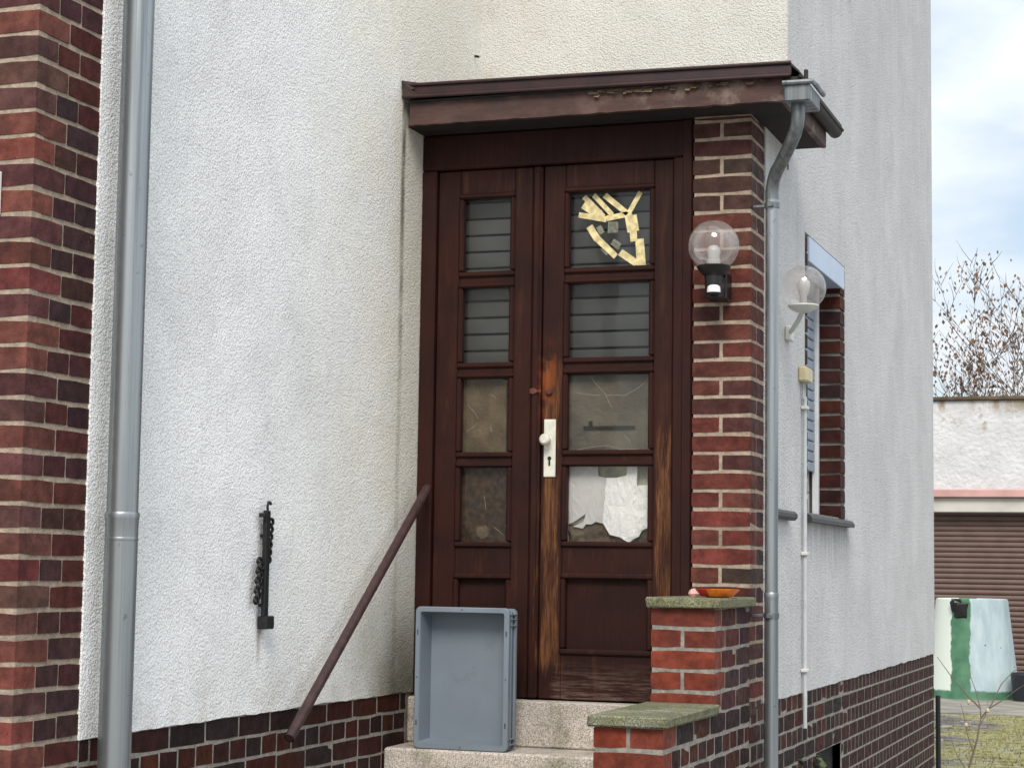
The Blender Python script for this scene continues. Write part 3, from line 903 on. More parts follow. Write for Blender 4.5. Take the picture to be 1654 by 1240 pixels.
# roof sheet with two rolled edges; slight fall to the right
def zr(x): return 2.055 - (x - X1) * .014
f_ = MB()
a, b = X1 + .008, -1.485
f_.add([(a, 7.535, zr(a) - .045), (b, 7.535, zr(b) - .045), (b, 7.535, zr(b)), (a, 7.535, zr(a)), (a, Y2 - .002, zr(a) - .045 + .05), (b, Y2 - .002, zr(b) - .045), (b, Y2 - .002, zr(b)), (a, Y2 - .002, zr(a) + .05)],
       [(0, 1, 2, 3), (4, 7, 6, 5), (0, 4, 5, 1), (3, 2, 6, 7), (0, 3, 7, 4), (1, 5, 6, 2)])
f_.build('roof_sheet', M['roofmetal'], cn)
f_ = MB(); f_.tube([(a, 7.531, zr(a) + .002), (b, 7.531, zr(b) + .002)], .008, 10); f_.tube([(a, 7.528, zr(a) - .050), (b, 7.528, zr(b) - .050)], .0085, 10)
f_.build('roof_edge', M['roofmetal'], cn, True)
f_ = MB(); f_.box(X1 + .03, -1.50, 7.546, 7.60, 1.991, zr(-1.5) - .047); f_.build('edge_batten', M['gutter'], cn)
f_ = MB(); f_.add([(b + .001, 7.527, zr(b)), (b + .001, Y2, zr(b)), (-1.452, Y2 + .05, 1.998), (-1.452, 7.527, 1.998), (b + .001, 7.527, zr(b) - .012), (b + .001, Y2, zr(b) - .012), (-1.452, Y2 + .05, 1.989), (-1.452, 7.527, 1.989)],
       [(0, 1, 2, 3), (4, 7, 6, 5), (0, 3, 7, 4), (3, 2, 6, 7), (2, 1, 5, 6), (1, 0, 4, 5)])
f_.build('verge_sheet', M['gutter'], cn)
# flashing at the left wall
f_ = MB(); f_.add([(X1 + .007, 7.515, 2.075), (X1 + .012, 7.52, 2.005), (X1 + .095, 7.522, 2.000), (X1 + .05, 7.52, 2.035), (X1 + .007, 7.7, 2.11), (X1 + .14, 7.60, 2.066)],
       [(0, 1, 2, 3), (0, 3, 5, 4)]); f_.build('flashing', M['fascia'], cn)
# half-round gutter along the right edge and its outlet box
g = MB(); N = 10; vs = []; fs = []
for yy in (7.545, 8.56):
    for i in range(N + 1):
        an = PI + PI * i / N
        vs.append((-1.486 + .032 * math.cos(an), yy, 1.978 + .032 * math.sin(an)))
    for i in range(N + 1):
        an = PI + PI * i / N
        vs.append((-1.486 + .029 * math.cos(an), yy, 1.978 + .029 * math.sin(an)))
K = 2 * (N + 1)
for i in range(N):
    fs += [(i, i + 1, K + i + 1, K + i), (N + 1 + i, K + N + 1 + i, K + N + 2 + i, N + 2 + i), (i, N + 1 + i, N + 2 + i, i + 1), (K + i, K + i + 1, K + N + 2 + i, K + N + 1 + i)]
fs += [tuple(range(K, K + N + 1)), tuple(range(0, N + 1))]
g.add(vs, fs); g.tube([(-1.453, 7.545, 1.980), (-1.453, 8.56, 1.980)], .007, 8)
g.build('gutter', M['gutter'], cn, True)
g = MB(); g.bbox(-1.514, -1.408, 7.528, 7.745, 1.874, 1.942, .005); g.build('outlet_box', M['zinc_dark'], cn)
g = MB(); g.tube([(-1.518, 7.522, 1.948), (-1.400, 7.522, 1.948), (-1.398, 7.60, 1.952), (-1.398, 7.77, 1.952)], .011, 8); g.build('outlet_rim', M['zinc_dark'], cn, True)
g = MB(); g.bbox(-1.447, -1.430, 7.60, 7.615, 1.95, 2.02, .004); g.build('gutter_bracket', M['gutter'], cn)

# ------------------------------------------------------------------ window in the side wall
wr = MB(); wr.box(-2.02, -1.95, WIN[0] - .05, WIN[1] + .03, WIN[2] - .03, WIN[3] + .03)
wr = wr.build('window', M['dark'], house)
r = random.Random(31)
z = JAMB[2] + .012; k = 0
while z < JAMB[3] - .03:
    zt_ = min(z + .066, JAMB[3])
    for (a, b) in ((JAMB[0], WIN[0]), (WIN[1] - .012, JAMB[1])):
        dpt = .105 if b > 9.5 else .1
        brick((X3 - dpt, X3 + .004, a, b, z, zt_), wr, PAL_PLIN, r)
    z += .077; k += 1
b_ = MB(); b_.bbox(X3 - .09, X3 + .014, WIN[0] + .005, WIN[1] + .055, 1.458, 1.578, .003); b_.build('shutter_box', M['alu'], wr)
b_ = MB(); b_.bbox(-1.832, -1.800, WIN[1] - .052, WIN[1] - .014, .285, 1.456, .003); b_.build('guide_rail', M['white_frame'], wr)
b_ = MB(); b_.bbox(-1.832, -1.800, WIN[0] + .002, WIN[0] + .03, .285, 1.456, .003); b_.build('guide_rail', M['white_frame'], wr)
z = .505
while z < 1.45:
    s_ = MB(); s_.bbox(-1.828, -1.816, WIN[0] + .032, WIN[1] - .054, z, z + .047, .005); s_.build('shutter_slat', M['shutter'], wr); z += .052
b_ = MB(); b_.bbox(-1.90, -1.85, WIN[0] + .02, WIN[1] - .02, .285, .40, .004); b_.bbox(-1.90, -1.85, WIN[1] - .10, WIN[1] - .02, .401, 1.45, .004); b_.build('window_frame', M['white_frame'], wr)
b_ = MB(); b_.box(-1.88, -1.876, WIN[0] + .02, WIN[1] - .10, .40, 1.4); b_.build('pane', M['glass'], wr)
b_ = MB()
for i in range(9): b_.bbox(-1.935, -1.925, WIN[0] + .30 + i * .055, WIN[0] + .345 + i * .055, .40, .55, .004)
b_.build('curtain', M['curtain'], wr)
b_ = MB()
b_.add([(-1.84, 8.88, .283), (-1.84, 10.06, .283), (X3 + .034, 10.07, .262), (X3 + .046, 10.07, .246), (X3 + .046, 10.07, .228), (X3 - .02, 10.05, .228), (X3 + .034, 8.88, .262), (X3 + .046, 8.88, .246), (X3 + .046, 8.88, .228), (X3 - .02, 8.89, .228)],
       [(0, 1, 2, 6), (6, 2, 3, 7), (7, 3, 4, 8), (8, 4, 5, 9), (2, 1, 5, 4), (2, 4, 3), (6, 7, 8), (6, 8, 9, 0)])
b_.build('sill', M['slate'], wr)
b_ = MB(); b_.bbox(X3 + .0065, X3 + .05, 8.06, 8.52, .222, .262, .012); b_.build('stone_ledge', M['slate'], house)
b_ = MB(); b_.tube([(X1 + .009, 8.4, 2.41), (X1 + .03, 8.40, 2.405)], .006, 6); b_.build('nail', M['iron'], house)
b_ = MB(); b_.tube([(X3 + .004, 10.17, 3.10), (X3 + .05, 10.17, 3.09), (X3 + .05, 10.17, 3.065)], .010, 6); b_.build('wall_hook', M['iron'], house)

# ------------------------------------------------------------------ downpipes
dpz = thing('downpipe', (-3.098, 5.20, -1.55), 'wide pale zinc downpipe beside the brick house corner', 'downpipe')
b_ = MB(); b_.tube([(-3.098, 5.205, .138), (-3.098, 5.205, TOP)], .0485, 28); b_.build('upper_pipe', M['zinc'], dpz, True)
b_ = MB(); b_.tube([(-3.098, 5.205, -1.55), (-3.098, 5.205, .07), (-3.098, 5.205, .128), (-3.098, 5.205, .142), (-3.098, 5.205, .150)], [.0505, .0505, .0515, .0545, .0515], 28); b_.build('lower_pipe', M['zinc'], dpz, True)
b_ = MB(); b_.tube([(-3.098, 5.205, .062), (-3.098, 5.205, .068), (-3.098, 5.205, .074)], [.0505, .0522, .0505], 28, False); b_.build('joint_bead', M['zinc'], dpz, True)
b_ = MB(); b_.tube([(-3.056, 5.182, -1.5), (-3.056, 5.182, .06)], .0022, 6); b_.tube([(-3.058, 5.182, .16), (-3.058, 5.182, TOP)], .0022, 6); b_.build('seam', M['zinc'], dpz)
b_ = MB(); b_.box(-3.19, -3.14, 5.19, 5.22, 2.6, 2.64); b_.box(-3.19, -3.14, 5.19, 5.22, -1.3, -1.26); b_.build('bracket', M['zinc_dark'], dpz)

PX, PY = -1.617, 7.80
dp2 = thing('downpipe', (PX, PY, -1.55), 'slim grey downpipe with a bent top running down from the canopy corner', 'downpipe')
path = [(-1.470, 7.60, 1.878), (-1.470, 7.60, 1.83), (-1.474, 7.605, 1.795), (-1.486, 7.62, 1.765), (-1.51, 7.652, 1.73), (-1.565, 7.73, 1.668), (-1.594, 7.768, 1.638), (-1.610, 7.79, 1.605), (PX, PY, 1.565), (PX, PY, 1.53)]
b_ = MB(); b_.tube(path, [.0275] * 10, 20); b_.build('swan_neck', M['zinc_dark'], dp2, True, sharp=60)
b_ = MB(); b_.tube([(PX, PY, 1.56), (PX, PY, -.10)], .0268, 20); b_.build('upper_pipe', M['zinc'], dp2, True)
b_ = MB(); b_.tube([(PX, PY, -1.55), (PX, PY, -.13), (PX, PY, -.11), (PX, PY, -.095), (PX, PY, -.088)], [.0285, .0285, .029, .0305, .028], 20); b_.build('lower_pipe', M['zinc'], dp2, True)
for z in (1.505, -.182):
    b_ = MB(); b_.tube([(PX, PY, z - .011), (PX, PY, z + .011)], .0315, 20); b_.bbox(PX - .092, PX - .03, PY - .004, PY + .004, z - .006, z + .006, .002); b_.bbox(PX - .012, PX + .012, PY - .042, PY - .030, z - .010, z + .010, .002)
    b_.build('clamp', M['zinc_dark'], dp2, True)

# ------------------------------------------------------------------ handrail
hr = thing('handrail', (-3.09, 7.1, -1.55), 'slanting brown painted tube handrail on the white wall left of the door', 'handrail')
A_, B_ = Vector((-3.10, 7.72, .333)), Vector((-3.10, 6.421, -.630))
d_ = (B_ - A_).normalized()
b_ = MB(); b_.tube([A_, A_ + d_ * .5, B_ - d_ * .5, B_], .0195, 16, False)
b_.tube([B_, B_ - d_ * .12], .016, 16, True); b_.tube([A_, A_ + d_ * .01], .0193, 16, True)
b_.build('tube', M['rail'], hr, True)
for t_ in (.03,):
    p = A_.lerp(B_, t_); b_ = MB(); b_.tube([p, p + Vector((-.022, .04, 0)), p + Vector((-.024, .088, 0))], .008, 8); b_.build('wall_bracket', M['rail'], hr)

# ------------------------------------------------------------------ iron ornament on the white wall
io = thing('iron_ornament', (X1, 6.29, -.235), 'narrow black iron bar with chain-like scrolls hanging on the white wall', 'ornament')
xw = X1 + .03
b_ = MB(); b_.bbox(xw - .008, xw + .008, 6.278, 6.312, -.19, .19, .003); b_.build('bar', M['iron'], io)
b_ = MB(); b_.tube([(xw, 6.30, .185), (xw, 6.298, .205), (xw, 6.305, .222), (xw, 6.32, .220), (xw, 6.324, .212)], .005, 6); b_.build('hook', M['iron'], io)
b_ = MB(); b_.bbox(xw - .012, xw + .012, 6.252, 6.276, .165, .180, .003); b_.build('peg', M['iron'], io)
b_ = MB(); b_.bbox(xw - .02, xw + .02, 6.276, 6.338, -.235, -.188, .004); b_.build('foot', M['iron'], io)
b_ = MB(); b_.tube([(X1 + .005, 6.295, .1), (xw, 6.295, .1)], .006, 6); b_.tube([(X1 + .005, 6.295, -.15), (xw, 6.295, -.15)], .006, 6); b_.build('fixing', M['iron'], io)
def ring(c, ry, rz_, rt, n=12):
    pts = [(c[0], c[1] + ry * math.cos(2 * PI * i / n), c[2] + rz_ * math.sin(2 * PI * i / n)) for i in range(n + 1)]
    return MB().tube(pts, rt, 5, False)
for i in range(6):
    ring((xw, 6.330 - i * .003, .150 - i * .0275), .016, .011, .006).build('scroll', M['iron'], io, True)
for i in range(9):
    ring((xw + (.004 if i % 2 else -.004), 6.254 - i * .0025, .008 - i * .0175), .015, .011, .006).build('chain_link', M['iron'], io, True)

# ------------------------------------------------------------------ plastic crate on the step
cr_ = thing('plastic_crate', (-2.84, 7.53, -.748), 'grey blue plastic crate standing on end on the granite step', 'crate')
x0, x1, y0, y1, z0, z1 = -3.043, -2.632, 7.472, 7.592, -.748, -.168
def rrect(x0, x1, z0, z1, r_, n=5):
    out = []
    for cx, cz, a0 in ((x1 - r_, z1 - r_, 0), (x0 + r_, z1 - r_, 90), (x0 + r_, z0 + r_, 180), (x1 - r_, z0 + r_, 270)):
        for i in range(n + 1):
            an = math.radians(a0 + 90 * i / n); out.append((cx + r_ * math.cos(an), cz + r_ * math.sin(an)))
    return out
def loft(loops, cap_last=True):
    mb = MB(); n = len(loops[0][0]); vs = []; fs = []
    for lp, y in loops: vs += [(p[0], y, p[1]) for p in lp]
    for i in range(len(loops) - 1):
        for a in range(n):
            b = (a + 1) % n; fs.append((i * n + a, i * n + b, (i + 1) * n + b, (i + 1) * n + a))
    if cap_last: fs.append(tuple((len(loops) - 1) * n + a for a in range(n)))
    return mb.add(vs, fs)
I = lambda d, r_, y: (rrect(x0 + d, x1 - d, z0 + d, z1 - d, r_), y)
body = loft([I(.022, .010, y0 + .004), I(.024, .010, y0 + .03), I(.028, .012, y1 - .006)])
o_ = loft([I(.022, .010, y0 + .004), I(.012, .016, y0 + .004), I(.012, .016, y0 + .03), I(.017, .016, y1)])
body.add(o_.v, o_.f); body.build('body', M['crate'], cr_, True, sharp=35)
rim = loft([I(.020, .010, y0 + .006), I(.020, .011, y0), I(.003, .020, y0), I(0, .022, y0 + .003), I(0, .022, y0 + .018), I(.003, .02, y0 + .021), I(.013, .016, y0 + .021)], False)
rim.build('rim', M['crate'], cr_, True, sharp=35)
rb = loft([I(.013, .016, y0 + .045), I(.003, .02, y0 + .046), I(.003, .02, y0 + .052), I(.014, .016, y0 + .053)], False)
rb.build('rib_band', M['crate'], cr_, True, sharp=35)
rb = loft([I(.014, .016, y1 - .022), I(.004, .02, y1 - .021), I(.004, .02, y1 - .004), I(.018, .016, y1 - .001)], False)
rb.build('rib_band', M['crate'], cr_, True, sharp=35)
for zz in (-.195, -.215, -.240, -.700, -.722):
    b_ = MB(); b_.bbox(x1 - .016, x1 - .002, y0 + .022, y1 - .006, zz - .0025, zz + .0025, .001); b_.build('rib', M['crate'], cr_)
b_ = MB()
for xx in (x0 + .011, x1 - .011):
    for zz in (z0 + .105, z1 - .105): b_.bbox(xx - .003, xx + .003, y0 - .0006, y0 + .002, zz - .011, zz + .011, .0005)
    b_.lathe([(.0003, -.0006), (.0035, -.0006), (.0035, .002)], (xx, y0, (z0 + z1) / 2), 10, 'Y')
for zz in (z0 + .011, z1 - .011): b_.lathe([(.0003, -.0006), (.0035, -.0006), (.0035, .002)], ((x0 + x1) / 2, y0, zz), 10, 'Y')
b_.build('rim_slots', plain('slot_shadow_grey', srgb(58, 62, 66), .6), cr_)

# ------------------------------------------------------------------ globe wall lamps
def sphere_prof(R, a0, a1, n=22):
    return [(max(R * math.cos(math.radians(a0 + (a1 - a0) * i / n)), .0004), R * math.sin(math.radians(a0 + (a1 - a0) * i / n))) for i in range(n + 1)]
L1 = Vector((-1.816, 7.60, 1.313))
l1 = thing('wall_lamp', (L1.x, YP, 1.08), 'clear globe lamp with black motion sensor base on the brick pillar', 'lamp', 'globe wall lamps')
b_ = MB(); b_.lathe(sphere_prof(.104, -52, 90), L1, 36); b_.build('globe', M['globe'], l1, True)
b_ = MB(); b_.lathe([(.0004, -.082), (.064, -.082), (.070, -.086), (.062, -.100), (.045, -.118), (.036, -.126), (.034, -.2), (.0004, -.2)], L1, 28); b_.build('cup', M['black_plastic'], l1, True)
b_ = MB(); b_.bbox(L1.x - .032, L1.x + .036, 7.58, 7.665, 1.092, 1.195, .010); b_.bbox(L1.x - .036, L1.x + .040, 7.665, YP, 1.10, 1.215, .006); b_.build('base', M['black_plastic'], l1)
b_ = MB(); b_.lathe([(.0004, .027), (.018, .026), (.0255, .020), (.0275, .008), (.0275, -.004)], (L1.x + .006, 7.579, 1.122), 20, 'Z'); b_.build('sensor', M['white_plastic'], l1, True)
b_ = MB(); b_.lathe([(.0275, -.0045), (.024, -.014), (.0004, -.018)], (L1.x + .006, 7.579, 1.122), 20, 'Z'); b_.build('sensor_cap', M['black_plastic'], l1, True)
b_ = MB(); b_.lathe([(.0004, .03), (.016, .026), (.026, .014), (.028, 0), (.024, -.02), (.027, -.036), (.026, -.05)], L1 + Vector((0, 0, -.026)), 20); b_.build('bulb', M['bulb'], l1, True)
b_ = MB(); b_.lathe([(.029, -.058), (.029, -.082)], L1, 20); b_.build('socket', M['lamp_grey'], l1, True)
L2 = Vector((-1.560, 8.185, 1.213))
l2 = thing('wall_lamp', (X3, 8.45, 1.05), 'clear globe lamp with pale arm on the side wall behind the downpipe', 'lamp', 'globe wall lamps')
b_ = MB(); b_.lathe(sphere_prof(.098, -48, 90), L2, 36); b_.build('globe', M['globe'], l2, True)
b_ = MB(); b_.lathe([(.066, -.073), (.068, -.078), (.055, -.092), (.030, -.104), (.0004, -.108)], L2, 28); b_.lathe([(.066, -.073), (.0004, -.072)], L2, 28); b_.build('cup', M['lamp_grey'], l2, True)
b_ = MB(); b_.tube([L2 + Vector((-.005, .01, -.10)), (-1.60, 8.28, 1.085), (-1.655, 8.42, 1.062), (X3 + .01, 8.48, 1.052)], .011, 10); b_.build('arm', M['lamp_grey'], l2, True)
b_ = MB(); b_.bbox(X3 + .0065, X3 + .03, 8.43, 8.52, 1.02, 1.085, .005); b_.build('wall_plate', M['lamp_grey'], l2)
b_ = MB(); b_.lathe([(.0004, .046), (.016, .042), (.027, .028), (.030, .012), (.024, -.012), (.016, -.034), (.016, -.07)], L2, 20); b_.build('bulb', M['bulb'], l2, True)

# ------------------------------------------------------------------ junction box and conduit on the side wall
jb = thing('junction_box', (X3, 8.83, -.74), 'cream junction box with pale conduit running down the grey side wall', 'cable box')
b_ = MB(); b_.bbox(X3 + .0065, X3 + .045, 8.74, 8.90, .868, .935, .006); b_.build('box', M['cream_plastic'], jb)
b_ = MB(); b_.tube([(X3 + .02, 8.80, .87), (X3 + .02, 8.80, .79)], .005, 6); b_.tube([(X3 + .02, 8.84, .87), (X3 + .02, 8.84, .79)], .005, 6); b_.build('cable', M['conduit'], jb)
b_ = MB(); b_.tube([(X3 + .022, 8.825, .80), (X3 + .022, 8.825, -.71)], .0095, 12); b_.build('conduit', M['conduit'], jb, True)
for z in (.75, .08, -.45):
    b_ = MB(); b_.bbox(X3 + .0065, X3 + .038, 8.80, 8.85, z - .008, z + .008, .003); b_.build('clip', M['lamp_grey'], jb)

# ------------------------------------------------------------------ dish on the upper cap slab
ds = thing('dish', (-1.735, 7.35, -.106), 'shallow red and orange glazed dish on the upper mossy slab', 'dish')
def dish_half(a0, a1, mat, nm):
    mb = MB(); n = 18; pr = [(.030, 0), (.055, .004), (.074, .026), (.078, .032), (.074, .031), (.053, .009), (.020, .006)]
    vs = []; fs = []
    for i in range(n + 1):
        an = math.radians(a0 + (a1 - a0) * i / n)
        for rr_, hh in pr: vs.append((-1.735 + 1.12 * rr_ * math.cos(an), 7.35 + rr_ * math.sin(an), -.106 + hh))
    k = len(pr)
    for i in range(n):
        for j in range(k - 1): fs.append((i * k + j, (i + 1) * k + j, (i + 1) * k + j + 1, i * k + j + 1))
    mb.add(vs, fs); mb.build(nm, mat, ds, True)
dish_half(120, 252, M['red_glaze'], 'red_side'); dish_half(252, 480, M['orange_glaze'], 'orange_side')
b_ = MB(); b_.lathe([(.022, 0), (.0004, .001)], (-1.735, 7.35, -.1055), 16); b_.build('base', M['orange_glaze'], ds)
pk = thing('pebble', (-1.845, 7.42, -.106), 'small pale pink lump beside the red dish on the mossy slab', 'stone')
b_ = MB(); b_.lathe([(.0004, -.001), (.018, 0), (.024, .012), (.018, .026), (.006, .032), (.0004, .033)], (-1.845, 7.42, -.106), 9); b_.build('stone', M['pink'], pk, True)

# ------------------------------------------------------------------ enamel sign at the left picture edge
sg = MB(); sg.bbox(-3.45, -3.284, YF - .016, YF - .003, 1.005, 1.135, .002)
tag(sg.build('enamel_sign', M['enamel']), 'white enamel sign on the brick corner, cut off by the left edge', 'sign')

# ------------------------------------------------------------------ garage behind
def garagemat():
    t = NT('peeling_white_wall')
    x, y, z = t.xyz()
    c = t.mix(t.mr(t.noise(3, 4), .3, .7), srgb(206, 207, 208), srgb(192, 192, 192))
    pe = t.mr(t.noise(2.3, 5, .6), .60, .66)
    c = t.mix(pe, c, srgb(158, 148, 128))
    topm = t.math('MULTIPLY', t.mr(z, EYE + 2.02, EYE + 2.26), t.mr(t.noise(5, 5, .65, t.stretch(1, 1, .4)), .38, .62))
    c = t.mix(t.math('MULTIPLY', topm, .9), c, srgb(134, 116, 88))
    return t.fin(c, .9, t.bump(t.noise(16, 4), .03, .7), 0, .2)
M['garage'] = garagemat()
M['pinkband'] = plain('faded_pink_band', srgb(190, 150, 146), .85, 0, .12, 3)
M['lintel'] = plain('pale_grey_lintel', srgb(190, 188, 180), .85, 0, .1, 3)
M['rollerdoor'] = plain('brown_roller_slats', srgb(98, 78, 70), .55, 0, .1, 5)
M['coping'] = plain('mossy_coping', srgb(92, 80, 64), .95, 0, .35, 8, .01)
YG = 25.95
ga = thing('garage', (-2.6, YG, -1.55), 'white garage with peeling walls and a brown roller door', 'garage')
b_ = MB(); b_.box(-9, 4.5, YG, YG + 5, 1.10, 2.27); b_.box(-9, -5.2, YG, YG + 5, -1.56, 1.10); b_.box(-.3, 4.5, YG, YG + 5, -1.56, 1.10); b_.box(-5.2, -.3, YG + .6, YG + 5, -1.56, 1.10)
b_.build('wall', M['garage'], ga)
b_ = MB(); b_.bbox(-9.05, 4.55, YG - .05, YG + 5.05, 2.275, 2.325, .01); b_.build('coping', M['coping'], ga)
b_ = MB(); b_.bbox(-5.4, -.1, YG - .09, YG - .001, .995, 1.10, .01); b_.build('pink_band', M['pinkband'], ga)
b_ = MB(); b_.bbox(-5.3, -.2, YG - .01, YG + .3, .80, .993, .01); b_.build('lintel', M['lintel'], ga)
ro = MB(); ro.box(-5.19, -.31, YG + .22, YG + .24, -1.53, .80)
ro = ro.build('roller_door', M['rollerdoor'], ga)
me = None; z = -1.53; ox = Vector((-2.75, YG + .22, 0))
sl = MB(); npf = 6; vs = []; fs = []
for xx in (-2.43, 2.43):
    for i in range(npf + 1):
        an = -PI / 2 + PI * i / npf
        vs.append((xx, -.022 * math.cos(an), .033 * math.sin(an)))
for i in range(npf): fs.append((i, i + 1, npf + 1 + i + 1, npf + 1 + i))
sl.add(vs, fs); me = sl.mesh('slat', Vector((0, 0, 0))); me.materials.append(M['rollerdoor'])
z += .036
while z < .80:
    o = bpy.data.objects.new('slat', me); link(o, ro); o.location = Vector((-2.75, YG + .219, z)) - bs(ga); z += .0695

# ------------------------------------------------------------------ painted drum in front of the garage
def drummat():
    t = NT('white_and_green_paint')
    x, y, z = t.xyz()
    dx = t.math('ADD', x, 2.62)
    nz = t.math('MULTIPLY', t.math('SUBTRACT', t.noise(6, 5, .6), .5), .10)
    c = t.mix(t.mr(t.noise(1, 4, .6, t.stretch(8, 8, 2)), .3, .7), srgb(170, 186, 190), srgb(146, 164, 170))
    c = t.mix(t.mr(t.math('ADD', dx, nz), -.22, -.20, 1, 0), c, srgb(200, 208, 198))
    gm = t.math('MULTIPLY', t.mr(t.math('ADD', dx, nz), -.215, -.20), t.mr(t.math('ADD', dx, nz), .02, .035, 1, 0))
    low = t.mr(t.math('ADD', z, nz), .10, .13, 1, 0)
    gm = t.math('MAXIMUM', gm, low)
    gm = t.math('MAXIMUM', gm, t.mr(t.noise(9, 4), .72, .75))
    c = t.mix(gm, c, t.mix(t.mr(t.noise(7, 4), .3, .7), srgb(52, 98, 72), srgb(74, 120, 90)))
    return t.fin(c, .6, t.bump(t.noise(14, 3), .004, .4))
dm = thing('drum', (-2.62, 24.95, -1.535), 'white and green painted tapering drum before the brown roller door', 'drum')
b_ = MB(); b_.lathe([(.585, 0), (.575, .03), (.445, 1.19), (.44, 1.215), (.415, 1.225), (.40, 1.21), (.40, 1.05), (.0004, 1.05)], (-2.62, 24.95, -1.535), 40); b_.build('body', drummat(), dm, True)
b_ = MB(); q = random.Random(3)
for (a, b2, c, d) in ((-2.78, -2.62, -.545, -.36), (-2.83, -2.76, -.47, -.33), (-2.80, -2.70, -.38, -.31)):
    cx = (a + b2) / 2
    b_.bbox(a, b2, 24.95 - .475, 24.95 - .43, c, d, .02, .012, q)
b_.build('black_patch', M['black_plastic'], dm)
b_ = MB(); b_.lathe([(.0004, 0), (.16, 0), (.19, .32), (.185, .34), (.165, .33), (.15, .05), (.0004, .05)], (-1.93, 24.5, -1.535), 24); 
bk = b_.build('bucket', plain('dark_blue_rubber', srgb(28, 30, 38), .5)); tag(bk, 'dark blue black bucket beside the painted drum', 'bucket')
po = MB(); po.tube([(-1.735, 14.2, -1.55), (-1.735, 14.2, -.87)], .018, 8); tag(po.build('post', M['black_plastic']), 'short black post behind the far house corner', 'post')

# ------------------------------------------------------------------ setts and moss of the yard
q = random.Random(44)
sb = MB(); y = 13.9; row = 0
while y < 21.9:
    x = -3.4 + (row % 2) * .11
    while x < 1.2:
        if q.random() < .80 and not (x < -1.6 and y < 13.9):
            hgt = q.uniform(.0, .018)
            w, d = .20, .115
            sb.add([(x + q.uniform(0, .01), y + q.uniform(0, .01), -1.549 + hgt), (x + w, y + q.uniform(0, .01), -1.549 + hgt + q.uniform(-.004, .004)), (x + w - q.uniform(0, .01), y + d, -1.549 + hgt), (x, y + d, -1.549 + hgt),
                    (x - .006, y - .006, -1.56), (x + w + .006, y - .006, -1.56), (x + w + .006, y + d + .006, -1.56), (x - .006, y + d + .006, -1.56)],
                   [(0, 1, 2, 3), (0, 4, 5, 1), (1, 5, 6, 2), (2, 6, 7, 3), (3, 7, 4, 0)])
        x += .215
    y += .13; row += 1
def settmat():
    t = NT('mossy_setts')
    x, y, z = t.xyz()
    c = t.mix(t.mr(t.noise(9, 4, .6), .3, .7), srgb(86, 82, 84), srgb(118, 114, 110))
    mo = t.mr(t.math('ADD', t.noise(.9, 4, .6), t.math('MULTIPLY', t.math('ADD', x, 2.2), .22)), .42, .58)
    c = t.mix(mo, c, t.mix(t.mr(t.noise(25, 3), .35, .65), srgb(106, 105, 66), srgb(148, 144, 104)))
    return t.fin(c, .9, t.bump(t.noise(40, 4), .008, .8), 0, .25)
o = sb.build('setts', settmat()); tag(o, 'mossy dark paving setts of the yard', 'paving', kind='stuff')
gb = MB()
for i in range(9000):
    x = q.uniform(-3.2, 1.2); y = q.uniform(14.0, 21.95)
    if q.random() > .25 + .75 * max(0, min(1, (x + 2.3) / .9 + q.uniform(-.3, .3))): continue
    a = q.uniform(0, 2 * PI); h_ = q.uniform(.012, .05); w = q.uniform(.004, .009)
    dx, dy = math.cos(a), math.sin(a); lx, ly = q.uniform(-.03, .03), q.uniform(-.03, .03)
    gb.add([(x - dx * w, y - dy * w, -1.552), (x + dx * w, y + dy * w, -1.552), (x + lx, y + ly, -1.545 + h_)], [(0, 1, 2)])
M['grass'] = plain('yellow_green_moss', srgb(122, 120, 74), .8, 0, .4, 15)
o = gb.build('moss_and_grass', M['grass']); tag(o, 'yellow green moss and short grass between the setts', 'grass', kind='stuff')

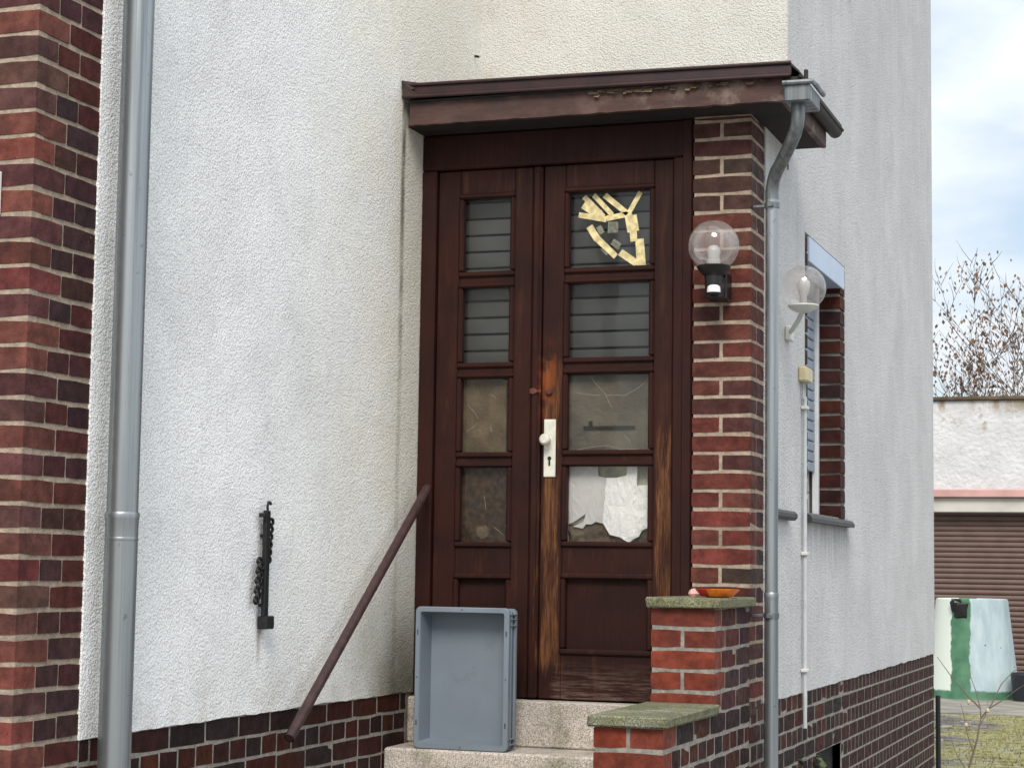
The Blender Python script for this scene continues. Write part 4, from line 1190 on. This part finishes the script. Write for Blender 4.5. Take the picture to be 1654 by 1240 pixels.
# ------------------------------------------------------------------ trees behind the garage
M['bark'] = plain('dark_bark', srgb(74, 62, 56), .9, 0, .25, 20, .004)
def leafmat(name, a, b, c_):
    t = NT(name)
    f = t.noise(2.2, 3, .7)
    c = t.ramp(f, (.3, a), (.5, b), (.68, c_))
    m_ = t.fin(c, .7)
    return m_
M['leaf'] = leafmat('withered_leaves', srgb(96, 86, 78), srgb(118, 98, 80), srgb(146, 98, 66))
def tree(loc, H, seed, label, lean, nleaf, stems):
    q = random.Random(seed)
    t = thing('bare_tree', loc, label, 'tree', 'bare trees behind the garage')
    wood = MB(); tips = []
    def grow(p, d, L, rad, lev):
        n = 6; pts = [p]; dd = d.copy()
        bend = Vector((q.uniform(-1, 1), q.uniform(-1, 1), q.uniform(-.1, .5))) * .16
        for i in range(n):
            dd = (dd + bend * (.7 if lev else .3) + Vector((q.uniform(-1, 1), q.uniform(-1, 1), q.uniform(-.6, .8))) * .07).normalized()
            pts.append(pts[-1] + dd * L / n)
        rs = [rad * (1 - .72 * i / n) for i in range(n + 1)]
        wood.tube(pts, rs, 6 if lev < 2 else 4, False)
        if lev >= 2:
            for i in range(1, n + 1): tips.append((pts[i], dd.copy()))
        if lev < 4:
            k = (5, 5, 4, 3)[lev]
            for j in range(k):
                i = q.randint(2, n) if lev else q.randint(2, n)
                a = q.uniform(0, 2 * PI); side = Vector((math.cos(a), math.sin(a), 0))
                nd = (dd * q.uniform(.5, .9) + side * q.uniform(.4, .8) + Vector((0, 0, q.uniform(.1, .4)))).normalized()
                grow(pts[i], nd, L * q.uniform(.42, .66), max(rs[i] * .6, .0065), lev + 1)
    for s_ in range(stems):
        a = q.uniform(0, 2 * PI)
        grow(Vector(loc), (Vector((0, 0, 1)) + Vector(lean) + Vector((math.cos(a), math.sin(a), 0)) * .28 * (stems > 1)).normalized(), H * q.uniform(.46, .58), .055, 0)
    wood.build('trunk', M['bark'], t)
    lf = MB()
    for i in range(nleaf):
        p, d = q.choice(tips)
        p = p + Vector((q.gauss(0, .09), q.gauss(0, .09), q.gauss(-.03, .07)))
        L = q.uniform(.05, .10); w = L * .32
        dn = Vector((q.uniform(-.6, .6), q.uniform(-.6, .6), -1)).normalized()
        sdv = dn.cross(Vector((q.uniform(-1, 1), q.uniform(-1, 1), .2))).normalized()
        lf.add([p, p + dn * L * .5 + sdv * w, p + dn * L, p + dn * L * .5 - sdv * w], [(0, 1, 2, 3)])
    lf.build('crown', M['leaf'], t)
    return t
tree((-3.0, 32.5, -1.55), 5.7, 11, 'thin nearly bare tree with few brown leaves, nearest the house corner', (-.10, 0, 0), 4300, 5)
tree((-1.7, 34.0, -1.55), 7.0, 24, 'taller nearly bare tree with withered leaves at the right picture edge', (-.10, 0, 0), 6000, 5)

# ------------------------------------------------------------------ bare shrub and weeds
sh = thing('bare_shrub', (-1.58, 14.6, -1.55), 'leafless twiggy shrub sprouting from the setts near the house corner', 'shrub')
tw = MB()
def twig(pts, r0): tw.tube(pts, [r0 * (1 - .7 * i / (len(pts) - 1)) for i in range(len(pts))], 5, False)
B0 = (-1.585, 14.6, -1.55); K = (-1.475, 14.6, -1.05)
twig([B0, (-1.56, 14.6, -1.40), (-1.50, 14.58, -1.20), K, (-1.478, 14.6, -.98)], .011)
twig([(-1.478, 14.6, -.98), (-1.56, 14.6, -.90), (-1.66, 14.55, -.78), (-1.775, 14.5, -.61)], .007)
twig([(-1.478, 14.6, -.98), (-1.51, 14.62, -.86), (-1.56, 14.62, -.72)], .005)
twig([K, (-1.40, 14.6, -.95), (-1.33, 14.62, -.80), (-1.24, 14.64, -.70), (-1.17, 14.66, -.68)], .006)
twig([(-1.42, 14.6, -.98), (-1.30, 14.58, -.90), (-1.20, 14.55, -.82), (-1.10, 14.5, -.76)], .005)
twig([(-1.53, 14.59, -1.30), (-1.57, 14.6, -1.18), (-1.60, 14.6, -1.02), (-1.62, 14.6, -.95)], .005)
twig([(-1.57, 14.6, -1.45), (-1.66, 14.6, -1.30), (-1.72, 14.6, -1.12)], .005)
twig([(-1.48, 14.6, -1.10), (-1.44, 14.6, -1.02), (-1.42, 14.62, -.9)], .004)
tw.build('branches', plain('grey_twig', srgb(112, 100, 90), .85), sh)
bd = MB()
for p in ((-1.56, 14.58, -.935), (-1.425, 14.58, -.99), (-1.58, 14.58, -1.10)): bd.lathe([(.0004, -.018), (.014, -.008), (.014, .008), (.0004, .018)], p, 7)
bd.build('withered_leaves', plain('pale_leaf', srgb(196, 180, 150), .8), sh)
wd = thing('weed', (X3 + .03, 8.85, -1.55), 'small leafy weed climbing the plinth below the pale conduit', 'plant')
q = random.Random(77); sm = MB(); lm = MB()
for s_ in range(7):
    p = Vector((X3 + .03 + q.uniform(0, .05), 8.72 + s_ * .05, -1.55)); pts = [p]
    for i in range(6):
        p = p + Vector((q.uniform(-.012, .016), q.uniform(-.05, .05), q.uniform(.09, .14))); pts.append(p)
        for _ in range(4):
            L = q.uniform(.03, .06); dn = Vector((q.uniform(0, 1), q.uniform(-1, 1), q.uniform(-.8, .3))).normalized(); sd_ = dn.cross(Vector((0, .2, 1))).normalized() * L * .32
            lm.add([p, p + dn * L * .5 + sd_, p + dn * L, p + dn * L * .5 - sd_], [(0, 1, 2, 3)])
    sm.tube(pts, .003, 4, False)
sm.build('stems', M['bark'], wd); lm.build('leaves', plain('dull_green_leaf', srgb(72, 84, 52), .7, 0, .35, 30), wd)
